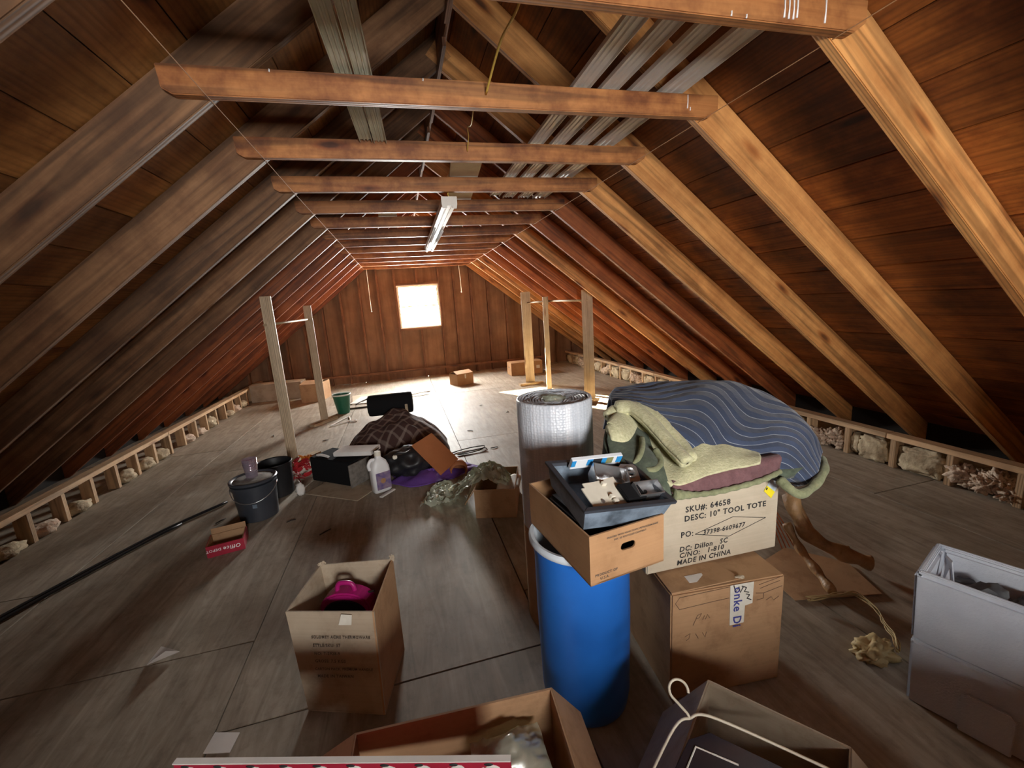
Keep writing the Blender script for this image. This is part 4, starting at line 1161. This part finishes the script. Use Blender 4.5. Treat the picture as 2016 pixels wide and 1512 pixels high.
t = thing('tool_tote_carton', 'pale tan shipping carton with black print, blankets heaped on top', 'box', (1.005, 1.348, .4275), -.035)
wd, dp, h = .535, .385, .302
G().box((0, 0, h / 2), (wd, dp, h)).put('carton', M['card_tan'], t, bev=.004)
FM = Matrix.Translation(V(0, -dp / 2, 0))
lettering('lettering', [('SKU#: 64658', -.118, .212, .030), ('DESC: 10" TOOL TOTE', -.122, .178, .030), ('PO:', -.135, .118, .030), ('37398-6609677', -.047, .1125, .0245, .15), ('DC: Dillon   SC', -.140, .064, .027, .15), ('C/NO:   1-810', -.140, .040, .027, .15), ('MADE IN CHINA', -.150, .014, .027, .15)], M['ink'], t, FM)
g = G()
dm = [(-.078, .121), (.075, .160), (.215, .131), (.062, .086)]
for a, b in zip(dm, dm[1:] + dm[:1]): g.tube([(a[0], -.0004, a[1]), (b[0], -.0004, b[1])], .0011, 4)
g.put('diamond_outline', M['ink'], t).matrix_local = FM
g = G().poly([(.236, -.0008, .298), (.254, -.0008, .288), (.258, -.0008, .245), (.232, -.0008, .205), (.206, -.0008, .243)], (0, -.0008, 0)).put('paper_label', M['labelblue'], t); g.matrix_local = FM
g = G().poly([(.247, -.0018, .228), (.232, -.0018, .205), (.200, -.0018, .238), (.212, -.0018, .258)], (0, -.0008, 0)).put('yellow_label', M['yellow'], t); g.matrix_local = FM
g = G().poly([(.211, -.0028, .252), (.206, -.0028, .245), (.210, -.0028, .240), (.215, -.0028, .247)], (0, -.0005, 0)).put('print_patch', M['ink'], t); g.matrix_local = FM

# ---- blankets
NAV = [[[0.801, 1.52, 0.954], [0.858, 1.4, 0.961], [0.889, 1.29, 0.928], [0.913, 1.19, 0.869], [0.979, 1.165, 0.849], [1.054, 1.15, 0.833], [1.145, 1.125, 0.788], [1.235, 1.11, 0.742], [1.348, 1.1, 0.699]], [[0.813, 1.56, 0.967], [0.867, 1.46, 0.977], [0.959, 1.36, 0.953], [1.014, 1.27, 0.923], [1.09, 1.23, 0.897], [1.174, 1.2, 0.87], [1.246, 1.165, 0.832], [1.321, 1.14, 0.778], [1.385, 1.11, 0.724]], [[0.839, 1.6, 0.978], [0.915, 1.54, 0.991], [1.025, 1.47, 0.983], [1.146, 1.4, 0.976], [1.24, 1.35, 0.946], [1.328, 1.3, 0.905], [1.384, 1.24, 0.86], [1.427, 1.19, 0.8], [1.435, 1.14, 0.753]], [[0.88, 1.64, 0.983], [0.963, 1.62, 0.993], [1.088, 1.58, 0.997], [1.29, 1.54, 0.988], [1.41, 1.48, 0.962], [1.5, 1.42, 0.916], [1.537, 1.34, 0.861], [1.534, 1.26, 0.797], [1.49, 1.19, 0.753]]]
back = [[p[0] + .02, p[1] + .10, p[2] - .07] for p in NAV[3]]
back2 = [[p[0] - .02, p[1] + .09, max(.74, p[2] - .20)] for p in NAV[3]]
under = [[p[0], p[1] + .05, p[2] - .035] for p in NAV[0]]
rows = catmull([under] + NAV + [back, back2], 60, 40)
for i, r in enumerate(rows):
    for j, p in enumerate(r):
        p.z += .006 * mnoise.noise(p * 9) + .004 * mnoise.noise(p * 21)
        p.y += .006 * mnoise.noise(p * 8 + V(3, 3, 3))
G().sheet(rows, .022).put('navy_quilt', M['navy'], None, True, label='folded navy quilt with wavy white stitching on top of the heap', cat='quilt')
CRE = [[[0.81, 1.42, 0.924], [0.783, 1.28, 0.869], [0.766, 1.16, 0.829], [0.762, 1.075, 0.798], [0.902, 1.07, 0.806], [1.001, 1.068, 0.812], [1.093, 1.066, 0.817]], [[0.873, 1.47, 0.932], [0.863, 1.33, 0.885], [0.859, 1.21, 0.838], [0.849, 1.115, 0.825], [0.938, 1.11, 0.837], [1.029, 1.1, 0.834], [1.117, 1.09, 0.822]], [[0.931, 1.52, 0.93], [0.956, 1.38, 0.894], [0.946, 1.25, 0.866], [0.948, 1.185, 0.871], [1.012, 1.175, 0.861], [1.084, 1.16, 0.847], [1.148, 1.13, 0.819]]]
t = thing('cream_blanket', 'cream green blanket with thick folds between the quilts', 'blanket', (0, 0, 0))
rows = catmull(CRE, 50, 24)
for r in rows:
    for p in r: p.z += .007 * mnoise.noise(p * 13)
G().sheet(rows, .018).put('blanket_sheet', M['cream'], t, True)
def fold(pts, wds, ht, par, mat, name='fold', n=28, seed=1.0):
    c = smoothline(pts, n)
    rows = []
    for i, p in enumerate(c):
        tdir = (c[min(i + 1, n - 1)] - c[max(i - 1, 0)]).normalized()
        sd_ = tdir.cross(V(.25, -.55, .8)).normalized(); nn = sd_.cross(tdir).normalized()
        if nn.z < 0: nn = -nn
        u = i / (n - 1) * (len(wds) - 1); k = min(int(u), len(wds) - 2); w_ = wds[k] + (wds[k + 1] - wds[k]) * (u - k)
        e = min(1, i / 1.5 + .25, (n - 1 - i) / 1.5 + .25)
        rows.append([p + sd_ * (w_ * math.cos(a)) * e + nn * (ht * math.sin(a) * e + .003 * mnoise.noise(p * 30 + V(a, a, seed))) for a in [math.pi * 2 * q / 20 for q in range(21)]])
    g = G(); g.sheet(rows, .004)
    return g.put(name, mat, par, True)
fold([[0.756, 1.42, 0.97], [0.821, 1.39, 0.964], [0.837, 1.28, 0.922], [0.838, 1.18, 0.879], [0.835, 1.115, 0.861], [0.836, 1.095, 0.852]], [.03, .034, .030, .026, .022], .022, t, M['cream'])
fold([[0.833, 1.44, 0.961], [0.878, 1.36, 0.944], [0.886, 1.26, 0.902], [0.885, 1.18, 0.866], [0.872, 1.12, 0.849]], [.026, .03, .026, .024, .018], .022, t, M['cream'], seed=4.0)
fold([[0.800, 1.40, 0.93], [0.745, 1.34, 0.925], [0.700, 1.30, 0.915], [.665, 1.30, .915]], [.045, .05, .05, .035], .016, t, M['cream'], seed=6.0)
fold([[0.810, 1.44, 0.95], [0.760, 1.42, 0.950], [0.715, 1.41, 0.944]], [.03, .032, .02], .016, t, M['cream'], seed=8.0)
# maroon lined green quilt under it
t = thing('green_quilt', 'dark green quilt with maroon lining and olive binding under the cream blanket', 'quilt')
OL = [[0.758, 1.055, 0.777], [0.814, 1.05, 0.768], [0.887, 1.05, 0.76], [0.985, 1.05, 0.761], [1.094, 1.055, 0.766], [1.179, 1.07, 0.775]]
OLB = [[0.769, 1.082, 0.804], [0.819, 1.08, 0.806], [0.909, 1.078, 0.808], [1.006, 1.076, 0.815], [1.113, 1.078, 0.82], [1.192, 1.085, 0.819]]
low = [[p[0], p[1] + .012, p[2] - .002] for p in OL]
bk = [[p[0] + .01, p[1] + .05, p[2] - .012] for p in OLB]
rows = catmull([low, OLB, bk], 60, 14)
for r in rows:
    for p in r: p.y -= .004 * mnoise.noise(p * 40)
G().sheet(rows, .012).put('lining', M['maroon'], t, True)
G().tube(smoothline(OL, 60), [(.019 - .010 * min(1, k / 16)) + .0012 * math.sin(k * 1.3) for k in range(60)], 12).put('binding', M['olive'], t, True)
ER = [[1.141, 1.03, 0.705], [1.226, 1.04, 0.699], [1.314, 1.06, 0.7], [1.406, 1.1, 0.72], [1.478, 1.16, 0.725], [1.514, 1.22, 0.722]]
G().tube(smoothline([[1.20, 1.09, .735]] + ER[1:] + [[1.50, 1.32, .735], [1.42, 1.42, .74]], 40), [.016 + .0015 * math.sin(k * 1.1) for k in range(40)], 12).put('binding', M['olive'], t, True)
a = [[1.18, 1.10, .752], [1.25, 1.09, .742], [1.33, 1.11, .738], [1.41, 1.14, .745], [1.47, 1.19, .748], [1.50, 1.24, .748]]
b = [[1.16, 1.30, .775], [1.22, 1.30, .775], [1.28, 1.30, .772], [1.34, 1.31, .768], [1.40, 1.33, .765], [1.44, 1.36, .765]]
c = [[1.15, 1.50, .75], [1.2, 1.50, .75], [1.26, 1.50, .75], [1.30, 1.50, .75], [1.34, 1.50, .75], [1.38, 1.48, .75]]
G().sheet(catmull([a, b, c], 36, 16), .03).put('quilted_layer', M['quilt'], t, True)
G().sheet(catmull([[[.76, 1.17, .748], [1.0, 1.17, .748], [1.24, 1.17, .748]], [[.76, 1.34, .80], [1.0, 1.34, .79], [1.24, 1.34, .775]], [[.78, 1.5, .83], [1.0, 1.5, .82], [1.24, 1.5, .78]], [[.80, 1.58, .75], [1.0, 1.6, .75], [1.24, 1.6, .745]]], 24, 16), .03).put('quilted_layer', M['quilt'], t, True)
QL = [[[0.640, 1.20, 0.852], [0.650, 1.28, 0.893], [0.712, 1.37, 0.925], [0.803, 1.5, 0.935]], [[0.64, 1.13, 0.836], [0.676, 1.22, 0.872], [0.743, 1.34, 0.898], [0.81, 1.42, 0.912]], [[0.68, 1.09, 0.832], [0.725, 1.16, 0.855], [0.763, 1.27, 0.875], [0.818, 1.36, 0.896]], [[0.750, 1.07, 0.766], [0.765, 1.12, 0.822], [0.792, 1.22, 0.850], [0.823, 1.3, 0.875]]]
rows = catmull(QL, 26, 26)
for r in rows:
    for p in r: p.z += .008 * mnoise.noise(p * 14)
G().sheet(rows, .026).put('quilted_layer', M['quilt'], t, True)
dn = [[[q[0] - .004, q[1] - .004, q[2]] for q in QL[0]], [[.655, 1.27, .80], [.665, 1.33, .80], [.735, 1.40, .80], [.80, 1.52, .80]], [[.69, 1.29, .742], [.70, 1.34, .742], [.755, 1.41, .742], [.80, 1.52, .742]]]
G().sheet(catmull(dn, 20, 12), .02).put('quilted_layer', M['quilt'], t, True)
G().tube(smoothline([[.655, 1.14, .842], [.70, 1.16, .868], [.745, 1.21, .885], [.775, 1.26, .893]], 24), .010, 10).put('binding', M['olive'], t, True)
G().tube(smoothline([[.70, 1.115, .842], [.735, 1.12, .838], [.775, 1.15, .845], [.79, 1.20, .868]], 24), .012, 10).put('binding', M['olive'], t, True)

# ---- white carton in the foreground left
t = thing('cardboard_box', 'open grayish carton with a magenta thing inside, alone on the near floor', 'box', (-.33, 1.52, 0))
def P(x, y, z): return V(x + .33, y - 1.52, z)
bt = [P(-.475, 1.43, .0), P(-.205, 1.325, 0), P(-.135, 1.60, 0), P(-.41, 1.70, 0)]
tp_ = [P(-.520, 1.525, .345), P(-.205, 1.405, .352), P(-.140, 1.685, .372), P(-.445, 1.785, .352)]
def wallp(g, i, j, th=.006):
    a, b, c_, d = bt[i], bt[j], tp_[j], tp_[i]
    n_ = (b - a).cross(V(0, 0, 1)).normalized() * -th
    g.hexa([a, b, b + n_, a + n_, d, c_, c_ + n_, d + n_])
for i in range(4):
    g = G(); wallp(g, i, (i + 1) % 4)
    g.put('side_panel', M['card'] if i == 1 else M['card_gray'], t)  # right wall is browner, its shade put into the colour
G().poly([p + V(0, 0, .002) for p in bt], (0, 0, .004)).put('bottom_panel', M['card_gray'], t)
d_ = (bt[1] - bt[0]); dx_ = (tp_[1] - tp_[0]).normalized(); up_ = (tp_[0] - bt[0]).normalized(); ny_ = dx_.cross(up_).normalized()
up_ = ny_.cross(dx_) * -1 if ny_.cross(dx_).z < 0 else ny_.cross(dx_)
up_ = (tp_[0] - bt[0]).normalized()
if ny_.y > 0: ny_ = -ny_
up_ = ny_.cross(dx_)
if up_.z < 0: up_ = -up_
FMw = Matrix(((dx_.x, -ny_.x, up_.x, bt[0].x), (dx_.y, -ny_.y, up_.y, bt[0].y), (dx_.z, -ny_.z, up_.z, bt[0].z), (0, 0, 0, 1)))
FMw = FMw @ Matrix.Translation(V(0, -.004, 0))
lettering('lettering', [('SOLOMEY ACME THERMOWARE', .03, .262, .0140), ('STYLE/SKU: 37', .034, .232, .0150), ('NO: T-2928-9', .038, .204, .0150), ('GROSS: 7.5 KGS', .040, .177, .0150), ('CARTON PACK. PREMIUM HANDLE', .038, .150, .0125), ('MADE IN TAIWAN', .046, .124, .0150)], M['ink_faded'], t, FMw)
q = G().poly([(.138, -.003, .312), (.186, -.003, .312), (.190, -.003, .347), (.150, -.003, .350)], (0, -.001, 0)).put('tape_strip', M['tape'], t); q.matrix_local = FMw
G().blob(tuple(tp_[2] + V(-.004, -.004, .006)), (.010, .008, .013), .8, 4, 3, 2).put('frayed_corner', M['card_gray'], t)
G().blob(tuple(tp_[3] + V(.01, -.006, .004)), (.014, .008, .009), .8, 4, 3, 5).put('frayed_corner', M['card_gray'], t)
t2 = thing('magenta_case', 'magenta and black carrier inside the grayish carton', 'case', (-.325, 1.615, .05), -.33)
t2.scale = (1.22, 1.0, 1.22)
arch = [(-.085, 0), (.085, 0), (.085, .17)] + [(.085 * math.cos(a), .17 + .055 * math.sin(a)) for a in [k * math.pi / 10 for k in range(1, 10)]] + [(-.085, .17)]
G().poly([(x, -.03, z) for x, z in arch], (0, .07, 0)).put('case_shell', M['magenta'], t2, bev=.006)
G().poly([(x * .84, -.038, z * .88 + .006) for x, z in arch], (0, .010, 0)).put('front_panel', M['black'], t2, bev=.002)
G().tube(smoothline([(-.03, 0, .22), (-.02, 0, .245), (.02, 0, .245), (.03, 0, .22)], 14), .008, 8).put('handle', M['magenta'], t2, True)
o = G().tube([(-.16 - .06, 1.60, .30), (-.20 - .10, 1.62, .285), (-.345, 1.70, .27)], .004, 6).put('thin_stick', M['twig'], None, label='thin dark stick poking out of the grayish carton', cat='stick')
o = G().box((0, 0, .10), (.010, .004, .20)).put('wooden_lath', M['post'], None, label='narrow wood slat inside the grayish carton by its left side', cat='slat'); o.location = (-.435, 1.50, .075); o.rotation_euler = (-.2, -.10, 0)

# ---- big open carton at the near edge, holiday carton, plastic
t = open_box('large_carton', 'large open brown carton at the near edge holding a red holiday carton', (.02, .80, 0), -.07, .52, .30, .35, M['card'], .006, (('r', .12, 2.45), ('l', .13, 2.0)))
t = thing('holiday_carton', 'flat red carton with white holiday print lying across the large carton', 'carton', (-.232, .817, .3565), -.301)
G().box((0, 0, .051), (.74, .012, .100)).put('carton', M['redprint'], t, bev=.002)
G().box((0, 0, .1015), (.74, .013, .0025)).put('top_edge', M['paper'], t)
for k in range(10):
    x = -.335 + k * .074
    G().blob((x, -.0062, .082), (.017, .0014, .012), .15, 2, 2, k).put('white_print', M['paper'], t, True)
    G().blob((x - .020, -.0062, .078), (.006, .0014, .009), .1, 2, 2, k).put('white_print', M['paper'], t, True)
    G().blob((x - .008, -.0062, .094), (.010, .0012, .004), .1, 2, 2, k).put('dark_print', M['ink'], t, True)
    G().blob((x + .01, -.0062, .03), (.02, .0014, .014), .15, 2, 2, k + 20).put('white_print', M['paper'], t, True)
crumple('plastic_sheet', (.14, .83, .29), (.18, .13), .02, 4.4, M['film'], 'crumpled clear plastic in the large near carton', n=22, f=16, dome=.04)

# ---- hanger box at the near right
t = open_box('open_carton', 'open gray-lined carton with folded out flaps, a hanger in front of it', (.703, .632, 0), -.932, .32, .30, .31, M['card_gray'], .006, (('b', .075, 2.35), ('l', .22, 2.55), ('r', .09, 2.3)))
HM = Matrix.Translation(V(.545, .690, .425)) @ Matrix.Rotation(-.45, 4, 'Z') @ Matrix.Rotation(-.75, 4, 'X') @ Matrix.Rotation(-.36, 4, 'Y') 
coat_hanger('wire_hanger', 'cream coat hanger hooked over a dark glossy sleeve in the near carton', HM, M['hangerwire'], .0032, .44, .15, .72)
t = thing('glossy_sleeve', 'dark glossy plastic sleeve hanging on the cream hanger', 'sleeve')
t.matrix_world = HM @ Matrix.Translation(V(0, .006, -.02))
G().poly([(-.15, 0, -.11), (.15, 0, -.11), (.03, 0, -.016), (-.02, 0, -.016)], (0, .004, 0)).poly([(-.15, 0, -.34), (.15, 0, -.34), (.15, 0, -.11), (-.15, 0, -.11)], (0, .004, 0)).put('sleeve_sheet', simple('glossy_black_sleeve', (.008, .008, .014), .12), t)
G().tube([(-.12, -.003, -.34), (-.10, -.003, -.10), (-.012, -.003, -.03), (.06, -.003, -.08)], .0022, 6).put('seam', M['trim_white'], t)

# ---- foam coolers
def cooler(name, label, loc, rot, open_top):
    t = thing(name, label, 'cooler', loc, rot)
    w0, d0, w1, d1, h = (.41, .232, .43, .25, .235) if open_top else (.395, .222, .41, .236, .235)
    g = G()
    if open_top:
        ringbox(g, w0, d0, w1, d1, 0, h, .028); g.taper((0, 0, 0), (w0 - .05, d0 - .05), (w0 - .045, d0 - .045), .03)
    else: g.taper((0, 0, 0), (w0, d0), (w1, d1), h)
    o = g.put('foam_shell', M['foam'], t, bev=.008)
    if open_top:
        g = G(); ringbox(g, w1 - .012, d1 - .012, w1 - .014, d1 - .014, h - .002, h + .010, .012); g.put('rim_lip', M['foam'], t, bev=.003)
    return t
cr_ = -1.215
d_ = V(math.cos(cr_), math.sin(cr_), 0); n_ = V(-math.sin(cr_), math.cos(cr_), 0)
c0 = V(1.496, .829, 0) + d_ * .20 + n_ * .1125
t = cooler('foam_cooler', 'lower white foam cooler with a raised front panel, bottom of the stack', tuple(c0), cr_, False)
G().poly([(-.075, -.1205, .004), (.035, -.1205, .004), (.035, -.1205, .125), (.022, -.1205, .14), (-.062, -.1205, .14), (-.075, -.1205, .125)], (0, -.007, 0)).put('raised_panel', M['foam'], t, bev=.003)
t = cooler('foam_cooler', 'upper white foam cooler, open and holding dark lumps', tuple(c0 + V(0, 0, .237)), cr_, True)
for k, (x, y, z, s_) in enumerate(((-.07, -.01, .145, .055), (.02, .02, .15, .045), (.0, -.03, .14, .05), (.10, .0, .14, .06), (-.12, .03, .13, .04))):
    o = G().blob((0, 0, 0), (s_ * 1.25, s_ * .8, s_ * .7), .4, 1.8, 3, k * 2.1).put('dark_stone', M['stone'], None, 30, label='dark stone lump in the upper foam cooler, ' + ('largest long one', 'second along the back wall', 'small one against the front wall', 'one at the hidden end', 'one by the foam flap')[k], cat='stone', group='dark lumps in the foam cooler')
    p = c0 + d_ * x + n_ * y; o.location = (p.x, p.y, .237 + z + .03)
G().box((-.10, 0, .125), (.35, .16, .19)).b.free()
o = G().box((0, 0, 0), (.34, .165, .10)).put('packed_filling', M['stone'], t, bev=.01); o.location = (0, 0, .10)
o = G().poly([(-.17, -.07, .12), (-.12, -.07, .12), (-.155, .02, .235), (-.175, .05, .235)], (0, .012, .003)).put('foam_flap', M['foam'], t)

# ---- driftwood and sticks on the right floor
DW = [[1.825, 1.596, 0.34], [1.81, 1.536, 0.26], [1.835, 1.487, 0.17], [1.912, 1.427, 0.11], [1.976, 1.375, 0.08], [2.049, 1.339, 0.05]]
c = smoothline(DW, 40)
t = thing('driftwood_branch', 'curved driftwood branch resting on the floor right of the cartons', 'branch')
G().tube([p + V(.004 * math.sin(i * .8), .004 * math.cos(i * .7), 0) for i, p in enumerate(c)], [.034 + .006 * math.sin(i * .5) for i in range(40)], 12).put('branch', M['drift'], t, True)
G().tube(smoothline([[1.87, 1.66, .36], [1.86, 1.58, .28], [1.855, 1.50, .19], [1.87, 1.46, .14]], 20), [.020] * 20, 10).put('side_shoot', M['drift'], t, True)
for i in (12, 18, 30): G().blob(tuple(c[i] + V(.02, .02, .02)), (.012, .012, .014), .3, 3, 2, i).put('knot', M['drift'], t, True)
c = smoothline([[1.777, 1.557, 0.2], [1.787, 1.481, 0.1], [1.768, 1.368, 0.05], [1.729, 1.261, 0.028]], 24)
G().tube(c, [.020 + .004 * math.sin(i) for i in range(24)], 10).put('bark_stick', M['drift'], None, True, label='knotty brown stick lying in front of the driftwood branch', cat='stick')
o = G().poly([(1.60, 1.55, .004), (1.56, 1.30, .004), (1.94, 1.205, .004), (2.02, 1.42, .004), (1.85, 1.62, .004)][::-1], (0, 0, .005)).put('cardboard_scrap', M['card'], None, label='flat brown cardboard scrap under the driftwood branch', cat='cardboard sheet')
for k in range(5):
    x = 1.70 + k * .014
    G().tube([(x, 1.62 + .01 * k, .30), (x + .02 + .01 * k, 1.52, .09)], .0028, 6).put('copper_rod', M['copper'], None, label=('first', 'second', 'third', 'fourth', 'fifth')[k] + ' thin copper-coloured rod counting from the tool tote carton', cat='rod', group='copper rods by the cartons')
pts = smoothline([[1.60, 1.27, .012], [1.70, 1.235, .03], [1.80, 1.22, .022], [1.78, 1.12, .03], [1.74, 1.06, .02], [1.70, 1.0, .025], [1.64, .95, .02]], 44)
g = G()
for k in range(7): g.tube([p + V(.018 * mnoise.noise(p * 14 + V(k, 0, 0)), .018 * mnoise.noise(p * 14 + V(0, k, 0)), .006 + .006 * k * .3) for p in pts], .0022, 5)
g.put('twine_tangle', M['raffia'], None, True, label='tangled straw twine on the floor beside the foam coolers', cat='twine')
o = G().blob((0, 0, .02), (.075, .05, .035), .5, 2.6, 4, 3.3, -.018).put('straw_wad', M['raffia'], None, True, label='matted wad of straw fibre beside the lower foam cooler', cat='straw'); o.location = (1.575, .985, 0)
